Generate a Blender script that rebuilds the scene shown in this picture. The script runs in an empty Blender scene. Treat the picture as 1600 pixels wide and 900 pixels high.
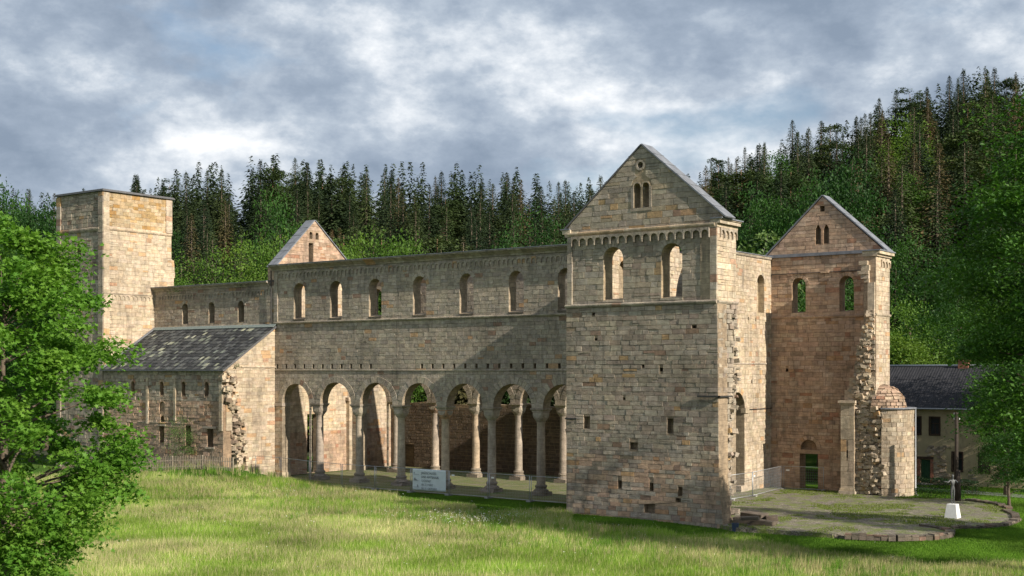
import bpy, math, random
import numpy as np
from mathutils import Vector, Matrix
from mathutils.geometry import delaunay_2d_cdt

random.seed(7)
rng = np.random.default_rng(7)
sc = bpy.context.scene
col = sc.collection
R = math.radians

# ------------------------------------------------------------------ camera
CX, CY, CZ = 51.1, -75.0, 10.2
FPX, HOR = 1990.9, 576.8
YAW = math.atan2(1990.9, 2699.3)
cam_d = bpy.data.cameras.new('camera')
cam = bpy.data.objects.new('camera', cam_d)
col.objects.link(cam)
cam.location = (CX, CY, CZ)
cam.rotation_euler = (R(90), 0, YAW)
cam_d.sensor_width = 36
cam_d.lens = FPX / 1600 * 36
cam_d.shift_y = (HOR - 450) / 1600
cam_d.clip_start = 0.5
cam_d.clip_end = 6000
sc.camera = cam

# ------------------------------------------------------------------ light
SUN = Vector((1.0, -0.115, 0.54)).normalized()
sun_d = bpy.data.lights.new('sun', 'SUN')
sun_d.energy = 5.0
sun_d.angle = R(0.5)
sun_d.color = (1.0, 0.91, 0.78)
sun = bpy.data.objects.new('sun', sun_d)
col.objects.link(sun)
sun.rotation_euler = SUN.to_track_quat('Z', 'Y').to_euler()
sun.location = (120, -9, 70)

world = bpy.data.worlds.new('World')
sc.world = world
world.use_nodes = True
wt = world.node_tree
wt.nodes.clear()


def nd(t, kind, **kw):
    n = t.nodes.new(kind)
    for k, v in kw.items():
        setattr(n, k, v)
    return n


def build_world():
    t = wt
    L = t.links.new
    out = nd(t, 'ShaderNodeOutputWorld')
    sky = nd(t, 'ShaderNodeTexSky', sky_type='NISHITA', sun_disc=False)
    sky.sun_elevation = math.asin(SUN.z)
    sky.sun_rotation = math.atan2(SUN.x, SUN.y)
    bsky = nd(t, 'ShaderNodeBackground')
    bsky.inputs[1].default_value = 0.08
    L(sky.outputs[0], bsky.inputs[0])
    tc = nd(t, 'ShaderNodeTexCoord')
    mp = nd(t, 'ShaderNodeMapping')
    mp.inputs['Location'].default_value = (3.1, 1.7, 0.4)
    mp.inputs['Scale'].default_value = (1.0, 1.0, 2.2)
    L(tc.outputs['Generated'], mp.inputs[0])
    # cover
    n1 = nd(t, 'ShaderNodeTexNoise')
    n1.inputs['Scale'].default_value = 4.2
    n1.inputs['Detail'].default_value = 7
    n1.inputs['Roughness'].default_value = 0.52
    n1.inputs['Distortion'].default_value = 0.0
    L(mp.outputs[0], n1.inputs['Vector'])
    r1 = nd(t, 'ShaderNodeValToRGB')
    r1.color_ramp.elements[0].position = 0.34
    r1.color_ramp.elements[1].position = 0.45
    L(n1.outputs[0], r1.inputs[0])
    # brightness inside the clouds: thicker towards the sun means shaded, thinner means lit
    def cloud(off):
        m2 = nd(t, 'ShaderNodeMapping')
        m2.inputs['Location'].default_value = (0.7 + off[0], 5.2 + off[1], 2.4 + off[2])
        m2.inputs['Scale'].default_value = (1.0, 1.0, 1.75)
        L(tc.outputs['Generated'], m2.inputs[0])
        q = nd(t, 'ShaderNodeTexNoise')
        q.inputs['Scale'].default_value = 4.6
        q.inputs['Detail'].default_value = 10
        q.inputs['Roughness'].default_value = 0.60
        L(m2.outputs[0], q.inputs['Vector'])
        return q.outputs[0]
    d0 = cloud((0, 0, 0))
    d1 = cloud((0.028, 0.018, 0.05))
    df = nd(t, 'ShaderNodeMath', operation='SUBTRACT')
    L(d0, df.inputs[0])
    L(d1, df.inputs[1])
    ma = nd(t, 'ShaderNodeMath', operation='MULTIPLY_ADD')
    L(df.outputs[0], ma.inputs[0])
    ma.inputs[1].default_value = 0.42
    L(d0, ma.inputs[2])
    r2 = nd(t, 'ShaderNodeValToRGB')
    e = r2.color_ramp.elements
    e[0].position = 0.33
    e[0].color = (0.25, 0.315, 0.41, 1)
    e[1].position = 0.70
    e[1].color = (1.1, 1.1, 1.1, 1)
    for ps, cc in ((0.44, (0.34, 0.41, 0.51)), (0.52, (0.47, 0.54, 0.63)), (0.59, (0.70, 0.75, 0.81))):
        m = e.new(ps)
        m.color = (*cc, 1)
    L(ma.outputs[0], r2.inputs[0])
    bcl = nd(t, 'ShaderNodeBackground')
    bcl.inputs[1].default_value = 0.76
    L(r2.outputs[0], bcl.inputs[0])
    mix = nd(t, 'ShaderNodeMixShader')
    L(r1.outputs[0], mix.inputs[0])
    L(bsky.outputs[0], mix.inputs[1])
    L(bcl.outputs[0], mix.inputs[2])
    L(mix.outputs[0], out.inputs[0])


build_world()
sc.view_settings.view_transform = 'Standard'
sc.view_settings.look = 'None'
sc.view_settings.gamma = 1
sc.view_settings.exposure = 0.52
sc.render.engine = 'CYCLES'
sc.cycles.max_bounces = 6
sc.cycles.transparent_max_bounces = 4
sc.cycles.use_denoising = True

# ------------------------------------------------------------------ pixel <-> place
EX = (2699.3 / math.hypot(2699.3, 1990.9), -1990.9 / math.hypot(2699.3, 1990.9))
EY = (-EX[1], EX[0])


def dir_px(px, py):
    r, w = (px - 800) / FPX, 1.0
    return (r * EX[0] + w * EX[1], r * EY[0] + w * EY[1], -(py - HOR) / FPX)


def at_z(px, py, z=0.0):
    d = dir_px(px, py)
    t = (z - CZ) / d[2]
    return (CX + t * d[0], CY + t * d[1], z)


def at_w(px, w):
    r = (px - 800) / FPX
    return (CX + w * (r * EX[0] + EX[1]), CY + w * (r * EY[0] + EY[1]))


def project(x, y, z):
    dx, dy = x - CX, y - CY
    r = dx * EX[0] + dy * EY[0]
    w = dx * EX[1] + dy * EY[1]
    w = np.maximum(w, 0.1) if isinstance(w, np.ndarray) else max(w, 0.1)
    return 800 + FPX * r / w, HOR - FPX * (z - CZ) / w, w


# ------------------------------------------------------------------ materials
MATS = {}


def new_mat(name):
    m = bpy.data.materials.new(name)
    m.use_nodes = True
    MATS[name] = m
    return m, m.node_tree, m.node_tree.nodes['Principled BSDF'], m.node_tree.links.new


def noise(t, scale, detail=4, rough=0.55, vec=None, stretch=None):
    if vec is None:
        g = nd(t, 'ShaderNodeNewGeometry')
        vec = g.outputs['Position']
    if stretch:
        mp = nd(t, 'ShaderNodeMapping')
        mp.inputs['Scale'].default_value = stretch
        t.links.new(vec, mp.inputs[0])
        vec = mp.outputs[0]
    n = nd(t, 'ShaderNodeTexNoise')
    n.inputs['Scale'].default_value = scale
    n.inputs['Detail'].default_value = detail
    n.inputs['Roughness'].default_value = rough
    t.links.new(vec, n.inputs['Vector'])
    return n.outputs[0]


def ramp(t, fac, stops):
    r = nd(t, 'ShaderNodeValToRGB')
    e = r.color_ramp.elements
    while len(e) < len(stops):
        e.new(0.5)
    for i, (p, c) in enumerate(stops):
        e[i].position = p
        e[i].color = (*c, 1) if len(c) == 3 else c
    t.links.new(fac, r.inputs[0])
    return r.outputs[0]


def mixc(t, fac, a, b, mode='MIX'):
    m = nd(t, 'ShaderNodeMix', data_type='RGBA', blend_type=mode)
    for i, v in ((0, fac), (6, a), (7, b)):
        if isinstance(v, (int, float)):
            m.inputs[i].default_value = v
        elif isinstance(v, tuple):
            m.inputs[i].default_value = (*v, 1) if len(v) == 3 else v
        else:
            t.links.new(v, m.inputs[i])
    return m.outputs[2]


def bump(t, p, h, strength=0.5, dist=0.05):
    b = nd(t, 'ShaderNodeBump')
    b.inputs['Strength'].default_value = strength
    b.inputs['Distance'].default_value = dist
    t.links.new(h, b.inputs['Height'])
    t.links.new(b.outputs[0], p.inputs['Normal'])


def stone_material(name, core=False):
    m, t, p, L = new_mat(name)
    at = nd(t, 'ShaderNodeAttribute', attribute_name='tint')
    c = at.outputs['Color']
    # mottling, bedding streaks, stains and lichen
    c = mixc(t, 1.0, c, ramp(t, noise(t, 2.6, 5), [(0.3, (0.72, 0.72, 0.72)), (0.7, (1.2, 1.18, 1.15))]), 'MULTIPLY')
    c = mixc(t, 1.0, c, ramp(t, noise(t, 2.0, 4, stretch=(1, 1, 9)), [(0.35, (0.82, 0.8, 0.78)), (0.65, (1.1, 1.1, 1.1))]), 'MULTIPLY')
    st = ramp(t, noise(t, 0.45, 6, 0.65, stretch=(1.6, 1.6, 0.45)), [(0.52, (0, 0, 0)), (0.70, (0.62, 0.62, 0.62))])
    c = mixc(t, st, c, (0.13, 0.115, 0.09))
    li = ramp(t, noise(t, 5.5, 3, 0.7), [(0.66, (0, 0, 0)), (0.74, (0.4, 0.4, 0.4))])
    c = mixc(t, li, c, (0.09, 0.085, 0.07))
    c = mixc(t, 1.0, c, ramp(t, noise(t, 0.16, 4, 0.6), [(0.34, (0.80, 0.79, 0.78)), (0.5, (1.0, 1.0, 1.0)), (0.66, (1.14, 1.12, 1.08))]), 'MULTIPLY')
    ru = ramp(t, noise(t, 1.5, 5, 0.65, stretch=(1.5, 1.5, 0.10)), [(0.56, (0, 0, 0)), (0.74, (0.6, 0.6, 0.6))])
    c = mixc(t, ru, c, (0.12, 0.11, 0.092))
    fine = noise(t, 22, 3, 0.7)
    c = mixc(t, 1.0, c, ramp(t, fine, [(0.3, (0.8, 0.8, 0.8)), (0.7, (1.15, 1.15, 1.15))]), 'MULTIPLY')
    if core:
        g = nd(t, 'ShaderNodeNewGeometry')
        sx = nd(t, 'ShaderNodeSeparateXYZ')
        L(g.outputs['Position'], sx.inputs[0])
        ad = nd(t, 'ShaderNodeMath', operation='ADD')
        L(sx.outputs[0], ad.inputs[0])
        L(sx.outputs[1], ad.inputs[1])
        cb = nd(t, 'ShaderNodeCombineXYZ')
        L(ad.outputs[0], cb.inputs[0])
        L(sx.outputs[2], cb.inputs[1])
        br = nd(t, 'ShaderNodeTexBrick')
        br.inputs['Scale'].default_value = 1.0
        br.inputs['Brick Width'].default_value = 0.75
        br.inputs['Row Height'].default_value = 0.36
        br.inputs['Mortar Size'].default_value = 0.012
        br.inputs['Color1'].default_value = (1.05, 1.0, 0.95, 1)
        br.inputs['Color2'].default_value = (0.82, 0.78, 0.74, 1)
        br.inputs['Mortar'].default_value = (0.6, 0.58, 0.55, 1)
        L(cb.outputs[0], br.inputs['Vector'])
        c = mixc(t, 1.0, c, br.outputs[0], 'MULTIPLY')
    L(c, p.inputs['Base Color'])
    p.inputs['Roughness'].default_value = 0.92
    p.inputs['Specular IOR Level'].default_value = 0.2
    hb = nd(t, 'ShaderNodeMath', operation='ADD')
    L(fine, hb.inputs[0])
    L(noise(t, 7, 4, 0.65), hb.inputs[1])
    bump(t, p, hb.outputs[0], 0.7, 0.04)
    return m


def simple(name, colr, rough=0.8, var=0.25, scale=6, metal=0.0, bumpd=0.0):
    m, t, p, L = new_mat(name)
    lo = tuple(v * (1 - var) for v in colr)
    hi = tuple(min(1, v * (1 + var)) for v in colr)
    n = noise(t, scale, 5, 0.6)
    L(ramp(t, n, [(0.3, lo), (0.7, hi)]), p.inputs['Base Color'])
    p.inputs['Roughness'].default_value = rough
    p.inputs['Metallic'].default_value = metal
    if bumpd:
        bump(t, p, n, 0.6, bumpd)
    return m


def leaf_material(name, stops, trans=0.35, vscale=0.5, rough=0.55):
    m, t, p, L = new_mat(name)
    oi = nd(t, 'ShaderNodeObjectInfo')
    nz = noise(t, vscale, 3)
    fn = noise(t, 3.2, 2, 0.6)
    a = nd(t, 'ShaderNodeMath', operation='MULTIPLY_ADD')
    L(oi.outputs['Random'], a.inputs[0])
    a.inputs[1].default_value = 0.45
    a.inputs[2].default_value = -0.36
    b = nd(t, 'ShaderNodeMath', operation='ADD')
    L(a.outputs[0], b.inputs[0])
    L(nz, b.inputs[1])
    d = nd(t, 'ShaderNodeMath', operation='MULTIPLY_ADD')
    L(fn, d.inputs[0])
    d.inputs[1].default_value = 0.35
    L(b.outputs[0], d.inputs[2])
    c = ramp(t, d.outputs[0], stops)
    L(c, p.inputs['Base Color'])
    p.inputs['Roughness'].default_value = rough
    p.inputs['Specular IOR Level'].default_value = 0.25
    tr = nd(t, 'ShaderNodeBsdfTranslucent')
    tc = mixc(t, 1.0, c, (1.25, 1.35, 0.55), 'MULTIPLY')
    L(tc, tr.inputs[0])
    ms = nd(t, 'ShaderNodeMixShader')
    ms.inputs[0].default_value = trans
    L(p.outputs[0], ms.inputs[1])
    L(tr.outputs[0], ms.inputs[2])
    L(ms.outputs[0], t.nodes['Material Output'].inputs[0])
    return m


stone_material('stone')
stone_material('wall_core', core=True)
simple('lead', (0.155, 0.165, 0.185), 0.65, 0.3, 2)
simple('dark_lead', (0.10, 0.10, 0.105), 0.6, 0.25, 3)
simple('iron', (0.03, 0.028, 0.026), 0.6, 0.2, 8)
simple('zinc_pipe', (0.34, 0.36, 0.38), 0.45, 0.15, 4, 0.4)
simple('galvanised', (0.42, 0.44, 0.46), 0.45, 0.12, 5, 0.5)
simple('bark', (0.11, 0.085, 0.06), 0.95, 0.35, 9, 0, 0.05)
simple('pine_bark', (0.20, 0.115, 0.065), 0.95, 0.35, 3, 0, 0.05)
simple('birch_bark', (0.48, 0.46, 0.42), 0.9, 0.4, 5)
simple('old_wood', (0.23, 0.195, 0.15), 0.9, 0.25, 7, 0, 0.01)
simple('pole_wood', (0.035, 0.025, 0.018), 0.9, 0.3, 7)
simple('door_green', (0.018, 0.075, 0.035), 0.55, 0.2, 5)
simple('dark_frame', (0.05, 0.028, 0.018), 0.7, 0.2, 5)
simple('white_paint', (0.78, 0.78, 0.75), 0.6, 0.06, 4)
simple('concrete_white', (0.68, 0.68, 0.66), 0.8, 0.08, 5)
simple('bronze', (0.085, 0.09, 0.092), 0.55, 0.3, 7, 0.3)
simple('bin_blue', (0.035, 0.055, 0.10), 0.5, 0.15, 8)
simple('brick_red', (0.30, 0.13, 0.085), 0.9, 0.25, 8)
simple('concrete_grey', (0.30, 0.295, 0.28), 0.9, 0.2, 6)
simple('banner', (0.54, 0.60, 0.61), 0.65, 0.05, 3)
simple('print_dark', (0.075, 0.085, 0.09), 0.8, 0.1, 5)
simple('print_grey', (0.20, 0.225, 0.235), 0.8, 0.1, 5)
simple('bare_twig', (0.21, 0.165, 0.12), 0.95, 0.3, 4)
simple('flower', (0.80, 0.80, 0.76), 0.7, 0.05, 4)
simple('porcelain', (0.6, 0.6, 0.58), 0.3, 0.05, 4)
simple('tarmac', (0.18, 0.18, 0.185), 0.9, 0.2, 6)
leaf_material('maple_leaf', [(0.1, (0.035, 0.11, 0.012)), (0.5, (0.085, 0.21, 0.022)), (0.95, (0.19, 0.33, 0.045))], 0.38, 0.6)
leaf_material('dark_leaf', [(0.2, (0.018, 0.058, 0.009)), (0.55, (0.036, 0.105, 0.014)), (0.9, (0.072, 0.165, 0.022))], 0.3, 0.4)
leaf_material('bright_leaf', [(0.15, (0.04, 0.095, 0.013)), (0.5, (0.08, 0.16, 0.02)), (0.9, (0.14, 0.22, 0.03))], 0.3, 0.25)
leaf_material('mid_leaf', [(0.15, (0.013, 0.045, 0.008)), (0.5, (0.027, 0.08, 0.013)), (0.9, (0.055, 0.135, 0.018))], 0.3, 0.25)
leaf_material('birch_leaf', [(0.2, (0.05, 0.10, 0.025)), (0.9, (0.13, 0.20, 0.06))], 0.3, 0.4)
leaf_material('hedge_leaf', [(0.2, (0.012, 0.035, 0.010)), (0.9, (0.03, 0.08, 0.018))], 0.2, 1.0)
leaf_material('spruce_needle', [(0.15, (0.009, 0.021, 0.008)), (0.5, (0.020, 0.037, 0.012)), (0.9, (0.040, 0.058, 0.015))], 0.12, 0.1, 0.75)
leaf_material('pine_needle', [(0.15, (0.022, 0.044, 0.015)), (0.5, (0.040, 0.066, 0.018)), (0.9, (0.068, 0.090, 0.022))], 0.12, 0.1, 0.75)
leaf_material('dying_needle', [(0.15, (0.045, 0.050, 0.018)), (0.5, (0.080, 0.068, 0.026)), (0.9, (0.13, 0.088, 0.04))], 0.1, 0.1, 0.8)


def grass_material():
    m, t, p, L = new_mat('grass_blade')
    at = nd(t, 'ShaderNodeAttribute', attribute_name='tint')
    c = at.outputs['Color']
    L(c, p.inputs['Base Color'])
    p.inputs['Roughness'].default_value = 0.85
    p.inputs['Specular IOR Level'].default_value = 0.15
    p.inputs['Specular IOR Level'].default_value = 0.25
    tr = nd(t, 'ShaderNodeBsdfTranslucent')
    L(mixc(t, 1.0, c, (1.15, 1.2, 0.7), 'MULTIPLY'), tr.inputs[0])
    ms = nd(t, 'ShaderNodeMixShader')
    ms.inputs[0].default_value = 0.35
    L(p.outputs[0], ms.inputs[1])
    L(tr.outputs[0], ms.inputs[2])
    L(ms.outputs[0], t.nodes['Material Output'].inputs[0])


grass_material()


def ground_materials():
    m, t, p, L = new_mat('turf')
    n = noise(t, 0.22, 6, 0.6)
    c = ramp(t, n, [(0.3, (0.035, 0.085, 0.012)), (0.5, (0.055, 0.12, 0.016)), (0.7, (0.10, 0.145, 0.03))])
    c = mixc(t, 1.0, c, ramp(t, noise(t, 9, 4, 0.7), [(0.3, (0.6, 0.6, 0.6)), (0.7, (1.3, 1.3, 1.3))]), 'MULTIPLY')
    L(c, p.inputs['Base Color'])
    p.inputs['Roughness'].default_value = 0.95
    p.inputs['Specular IOR Level'].default_value = 0.1
    bump(t, p, noise(t, 14, 4, 0.7), 1.0, 0.08)

    m, t, p, L = new_mat('gravel')
    v = nd(t, 'ShaderNodeTexVoronoi')
    g = nd(t, 'ShaderNodeNewGeometry')
    v.inputs['Scale'].default_value = 14
    L(g.outputs['Position'], v.inputs['Vector'])
    c = ramp(t, v.outputs['Color'], [(0.2, (0.085, 0.072, 0.056)), (0.5, (0.155, 0.135, 0.105)), (0.85, (0.29, 0.26, 0.21))])
    c = mixc(t, 1.0, c, ramp(t, noise(t, 0.9, 7, 0.7), [(0.3, (0.5, 0.5, 0.5)), (0.7, (1.4, 1.38, 1.35))]), 'MULTIPLY')
    moss = ramp(t, noise(t, 0.8, 8, 0.72), [(0.46, (0, 0, 0)), (0.58, (0.9, 0.9, 0.9))])
    c = mixc(t, moss, c, (0.125, 0.16, 0.025))
    L(c, p.inputs['Base Color'])
    p.inputs['Roughness'].default_value = 0.95
    bump(t, p, v.outputs['Distance'], 0.7, 0.04)

    m, t, p, L = new_mat('nave_turf')
    c = ramp(t, noise(t, 0.7, 7, 0.65), [(0.34, (0.19, 0.165, 0.115)), (0.5, (0.14, 0.145, 0.05)), (0.68, (0.085, 0.135, 0.028))])
    c = mixc(t, 1.0, c, ramp(t, noise(t, 12, 4, 0.7), [(0.3, (0.7, 0.7, 0.7)), (0.7, (1.25, 1.25, 1.25))]), 'MULTIPLY')
    L(c, p.inputs['Base Color'])
    p.inputs['Roughness'].default_value = 0.95
    bump(t, p, noise(t, 12, 4, 0.7), 0.8, 0.05)

    m, t, p, L = new_mat('slate')
    at = nd(t, 'ShaderNodeAttribute', attribute_name='tint')
    c = mixc(t, 1.0, at.outputs['Color'], ramp(t, noise(t, 6, 5, 0.65), [(0.3, (0.7, 0.7, 0.7)), (0.7, (1.25, 1.25, 1.25))]), 'MULTIPLY')
    L(c, p.inputs['Base Color'])
    p.inputs['Roughness'].default_value = 0.85
    p.inputs['Specular IOR Level'].default_value = 0.2
    bump(t, p, noise(t, 9, 4), 0.4, 0.02)

    m, t, p, L = new_mat('render_plaster')
    c = ramp(t, noise(t, 0.8, 6, 0.6), [(0.3, (0.38, 0.315, 0.195)), (0.7, (0.52, 0.44, 0.28))])
    st = ramp(t, noise(t, 0.9, 6, 0.7, stretch=(1, 1, 0.5)), [(0.52, (0, 0, 0)), (0.66, (0.75, 0.75, 0.75))])
    c = mixc(t, st, c, (0.26, 0.22, 0.165))
    L(c, p.inputs['Base Color'])
    p.inputs['Roughness'].default_value = 0.95
    bump(t, p, noise(t, 7, 5, 0.7), 0.6, 0.04)

    m, t, p, L = new_mat('roof_sheet')
    c = ramp(t, noise(t, 1.2, 5, 0.65, stretch=(3, 1, 1)), [(0.3, (0.022, 0.023, 0.026)), (0.7, (0.05, 0.05, 0.056))])
    L(c, p.inputs['Base Color'])
    p.inputs['Roughness'].default_value = 0.85
    p.inputs['Specular IOR Level'].default_value = 0.15

    m, t, p, L = new_mat('window_glass')
    p.inputs['Base Color'].default_value = (0.035, 0.042, 0.045, 1)
    p.inputs['Roughness'].default_value = 0.08
    p.inputs['Specular IOR Level'].default_value = 0.6

    m, t, p, L = new_mat('forest_floor')
    c = ramp(t, noise(t, 0.2, 5), [(0.3, (0.02, 0.035, 0.010)), (0.7, (0.05, 0.06, 0.02))])
    L(c, p.inputs['Base Color'])
    p.inputs['Roughness'].default_value = 1.0


ground_materials()


# ------------------------------------------------------------------ object helpers
def link(o, parent=None):
    col.objects.link(o)
    if parent is not None:
        o.parent = parent
    return o


def tag(o, label=None, cat=None, group=None, kind=None):
    if label:
        o['label'] = label
    if cat:
        o['category'] = cat
    if group:
        o['group'] = group
    if kind:
        o['kind'] = kind
    return o


def empty(name, loc=(0, 0, 0), rz=0.0, parent=None):
    o = bpy.data.objects.new(name, None)
    o.location = loc
    o.rotation_euler = (0, 0, rz)
    o.empty_display_size = 0.3
    return link(o, parent)


def np_mesh(name, V, F, tint=None, smooth=False):
    """F: (n,k) int array, or list of index tuples."""
    V = np.asarray(V, dtype=np.float32).reshape(-1, 3)
    me = bpy.data.meshes.new(name)
    me.vertices.add(len(V))
    me.vertices.foreach_set('co', V.ravel())
    if isinstance(F, np.ndarray):
        k = F.shape[1]
        li = F.ravel().astype(np.int32)
        ls = np.arange(0, len(li), k, dtype=np.int32)
    else:
        lens = np.array([len(f) for f in F], dtype=np.int32)
        li = np.fromiter((i for f in F for i in f), dtype=np.int32, count=int(lens.sum()))
        ls = np.concatenate([[0], np.cumsum(lens)[:-1]]).astype(np.int32)
    me.loops.add(len(li))
    me.loops.foreach_set('vertex_index', li)
    me.polygons.add(len(ls))
    me.polygons.foreach_set('loop_start', ls)
    me.polygons.foreach_set('use_smooth', np.full(len(ls), bool(smooth)))
    me.update(calc_edges=True)
    if tint is not None:
        tint = np.asarray(tint, dtype=np.float32)
        if tint.ndim == 1:
            tint = np.tile(tint, (len(V), 1))
        a = me.attributes.new('tint', 'FLOAT_COLOR', 'POINT')
        a.data.foreach_set('color', np.hstack([tint, np.ones((len(V), 1), np.float32)]).ravel())
    return me


def np_obj(name, V, F, mat, parent=None, tint=None, smooth=False):
    me = np_mesh(name, V, F, tint, smooth)
    me.materials.append(MATS[mat])
    return link(bpy.data.objects.new(name, me), parent)


class MB:
    def __init__(s):
        s.v, s.f, s.c = [], [], []

    def add(s, vs, fs, c=None):
        o = len(s.v)
        s.v += [tuple(p) for p in vs]
        s.f += [tuple(i + o for i in f) for f in fs]
        if c is not None:
            s.c += [c] * len(vs)

    def box(s, x0, y0, z0, x1, y1, z1, c=None):
        vs = [(x, y, z) for z in (z0, z1) for x, y in ((x0, y0), (x1, y0), (x1, y1), (x0, y1))]
        s.add(vs, [(3, 2, 1, 0), (4, 5, 6, 7), (0, 1, 5, 4), (1, 2, 6, 5), (2, 3, 7, 6), (3, 0, 4, 7)], c)

    def hexa(s, vs, c=None):
        s.add(vs, [(3, 2, 1, 0), (4, 5, 6, 7), (0, 1, 5, 4), (1, 2, 6, 5), (2, 3, 7, 6), (3, 0, 4, 7)], c)

    def tube(s, pts, rad, n=6, c=None, cap=True):
        pts = [Vector(p) for p in pts]
        if not hasattr(rad, '__len__'):
            rad = [rad] * len(pts)
        vs, fs = [], []
        ref = None
        for i, p in enumerate(pts):
            d = (pts[min(i + 1, len(pts) - 1)] - pts[max(i - 1, 0)]).normalized()
            if ref is None:
                ref = d.orthogonal().normalized()
            ref = (ref - d * ref.dot(d)).normalized()
            b = d.cross(ref)
            for k in range(n):
                a = 2 * math.pi * k / n
                vs.append(p + (ref * math.cos(a) + b * math.sin(a)) * rad[i])
        for i in range(len(pts) - 1):
            for k in range(n):
                k2 = (k + 1) % n
                fs.append((i * n + k, i * n + k2, (i + 1) * n + k2, (i + 1) * n + k))
        if cap:
            fs.append(tuple(range(n - 1, -1, -1)))
            fs.append(tuple((len(pts) - 1) * n + k for k in range(n)))
        s.add(vs, fs, c)

    def lathe(s, prof, cx=0, cy=0, n=24, c=None, jitter=0.0):
        vs, fs = [], []
        for r, z in prof:
            for k in range(n):
                a = 2 * math.pi * k / n
                rr = r * (1 + random.uniform(-jitter, jitter))
                vs.append((cx + rr * math.cos(a), cy + rr * math.sin(a), z + random.uniform(-jitter, jitter) * 0.3))
        for i in range(len(prof) - 1):
            for k in range(n):
                k2 = (k + 1) % n
                fs.append((i * n + k, i * n + k2, (i + 1) * n + k2, (i + 1) * n + k))
        fs.append(tuple(range(n - 1, -1, -1)))
        fs.append(tuple((len(prof) - 1) * n + k for k in range(n)))
        s.add(vs, fs, c)

    def build(s, name, mat, parent=None, tint=None, smooth=False):
        if s.c and len(s.c) == len(s.v):
            tint = s.c
        return np_obj(name, s.v, s.f, mat, parent, tint, smooth)


# ------------------------------------------------------------------ terrain
def sstep(a, b, x):
    t = np.clip((x - a) / (b - a), 0, 1)
    return t * t * (3 - 2 * t)


def terrain(x, y):
    x = np.asarray(x, dtype=float)
    y = np.asarray(y, dtype=float)
    z = 1.45 * sstep(-26, -38.5, x) * sstep(6.6, 2.0, y) * (1 - 0.8 * sstep(-40, -55, x)) * (1 - 0.45 * sstep(1, -9, y))
    z = z + np.clip(0.03 * (-6 - y), 0, 2.5)
    z = z - 0.22 * sstep(6, 14, x) * sstep(8, -1, y)
    dx, dy = x - CX, y - CY
    r = dx * EX[0] + dy * EY[0]
    w = dx * EX[1] + dy * EY[1]
    px = 800 + FPX * r / np.maximum(w, 20)
    s = sstep(930, 1230, px)
    w0 = 172 - 34 * s
    sl = 0.34 + 0.06 * s + 0.15 * sstep(1230, 1520, px)
    d = np.clip(w - w0, 0, 128 - 12 * s)
    hill = sl * d * d / (d + 15)
    hill = 130 * (1 - np.exp(-hill / 130))
    z = z + hill * (w > 100)
    return z


def tz(x, y):
    return float(terrain(x, y))


def make_ground():
    a = np.array([-1600, -1100, -800, -600, -450, -350, -280, -230, -190, -160, -135, -115, -100, -90, -80], float)
    xs = np.concatenate([a, np.arange(-72, 48, 1.5), np.arange(48, 120, 8), [130, 160, 200, 260, 350, 500, 800, 1200]])
    ys = np.concatenate([[-900, -600, -400, -250, -180, -130, -100, -80, -65], np.arange(-55, 46, 1.5), np.arange(46, 300, 8), [310, 350, 400, 500, 700, 1000, 1600]])
    X, Y = np.meshgrid(xs, ys)
    Z = terrain(X, Y) - 0.02
    V = np.stack([X, Y, Z], -1).reshape(-1, 3)
    nx, ny = len(xs), len(ys)
    i = np.arange(nx - 1)[None, :] + nx * np.arange(ny - 1)[:, None]
    F = np.stack([i, i + 1, i + 1 + nx, i + nx], -1).reshape(-1, 4)
    me = np_mesh('ground', V, F, smooth=True)
    me.materials.append(MATS['turf'])
    me.materials.append(MATS['forest_floor'])
    cen = V[F].mean(1)
    _, _, w = project(cen[:, 0], cen[:, 1], cen[:, 2])
    me.polygons.foreach_set('material_index', (w > 150).astype(np.int32))
    o = link(bpy.data.objects.new('ground', me))
    tag(o, 'green meadow and lawn ground rising to wooded slopes behind', 'ground', kind='structure')


make_ground()

# ------------------------------------------------------------------ masonry system
STONES = []          # (wall dict, verts 8x3, colour, size on the picture)


class Fr:
    """wall frame: u runs along the wall, z up, d out of the face"""

    def __init__(s, ox, oy, ux, uy):
        s.o, s.u = (ox, oy), (ux, uy)
        s.n = (uy, -ux)

    def p(s, u, z, d=0.0):
        return (s.o[0] + s.u[0] * u + s.n[0] * d, s.o[1] + s.u[1] * u + s.n[1] * d, z)


def south(y, x=0.0):
    return Fr(x, y, 1, 0)


def east(x, y=0.0):
    return Fr(x, y, 0, 1)


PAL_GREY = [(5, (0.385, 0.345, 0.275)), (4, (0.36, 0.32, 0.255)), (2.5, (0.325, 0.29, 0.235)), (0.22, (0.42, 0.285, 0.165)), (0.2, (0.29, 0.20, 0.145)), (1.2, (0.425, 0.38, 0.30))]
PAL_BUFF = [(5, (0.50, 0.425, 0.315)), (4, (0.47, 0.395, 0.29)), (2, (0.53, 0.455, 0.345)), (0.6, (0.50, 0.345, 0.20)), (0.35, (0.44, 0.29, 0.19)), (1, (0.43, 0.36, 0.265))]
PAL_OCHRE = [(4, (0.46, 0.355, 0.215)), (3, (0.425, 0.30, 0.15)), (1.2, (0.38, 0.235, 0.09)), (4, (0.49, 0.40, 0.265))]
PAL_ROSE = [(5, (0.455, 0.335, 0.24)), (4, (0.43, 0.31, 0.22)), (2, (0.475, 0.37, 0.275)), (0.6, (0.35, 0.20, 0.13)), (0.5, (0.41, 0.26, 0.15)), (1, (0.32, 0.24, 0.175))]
PAL_TRANS = [(5, (0.36, 0.322, 0.258)), (4, (0.335, 0.295, 0.235)), (2.2, (0.30, 0.25, 0.20)), (0.38, (0.42, 0.29, 0.155)), (0.4, (0.265, 0.185, 0.135)), (1.8, (0.41, 0.36, 0.28))]
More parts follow.
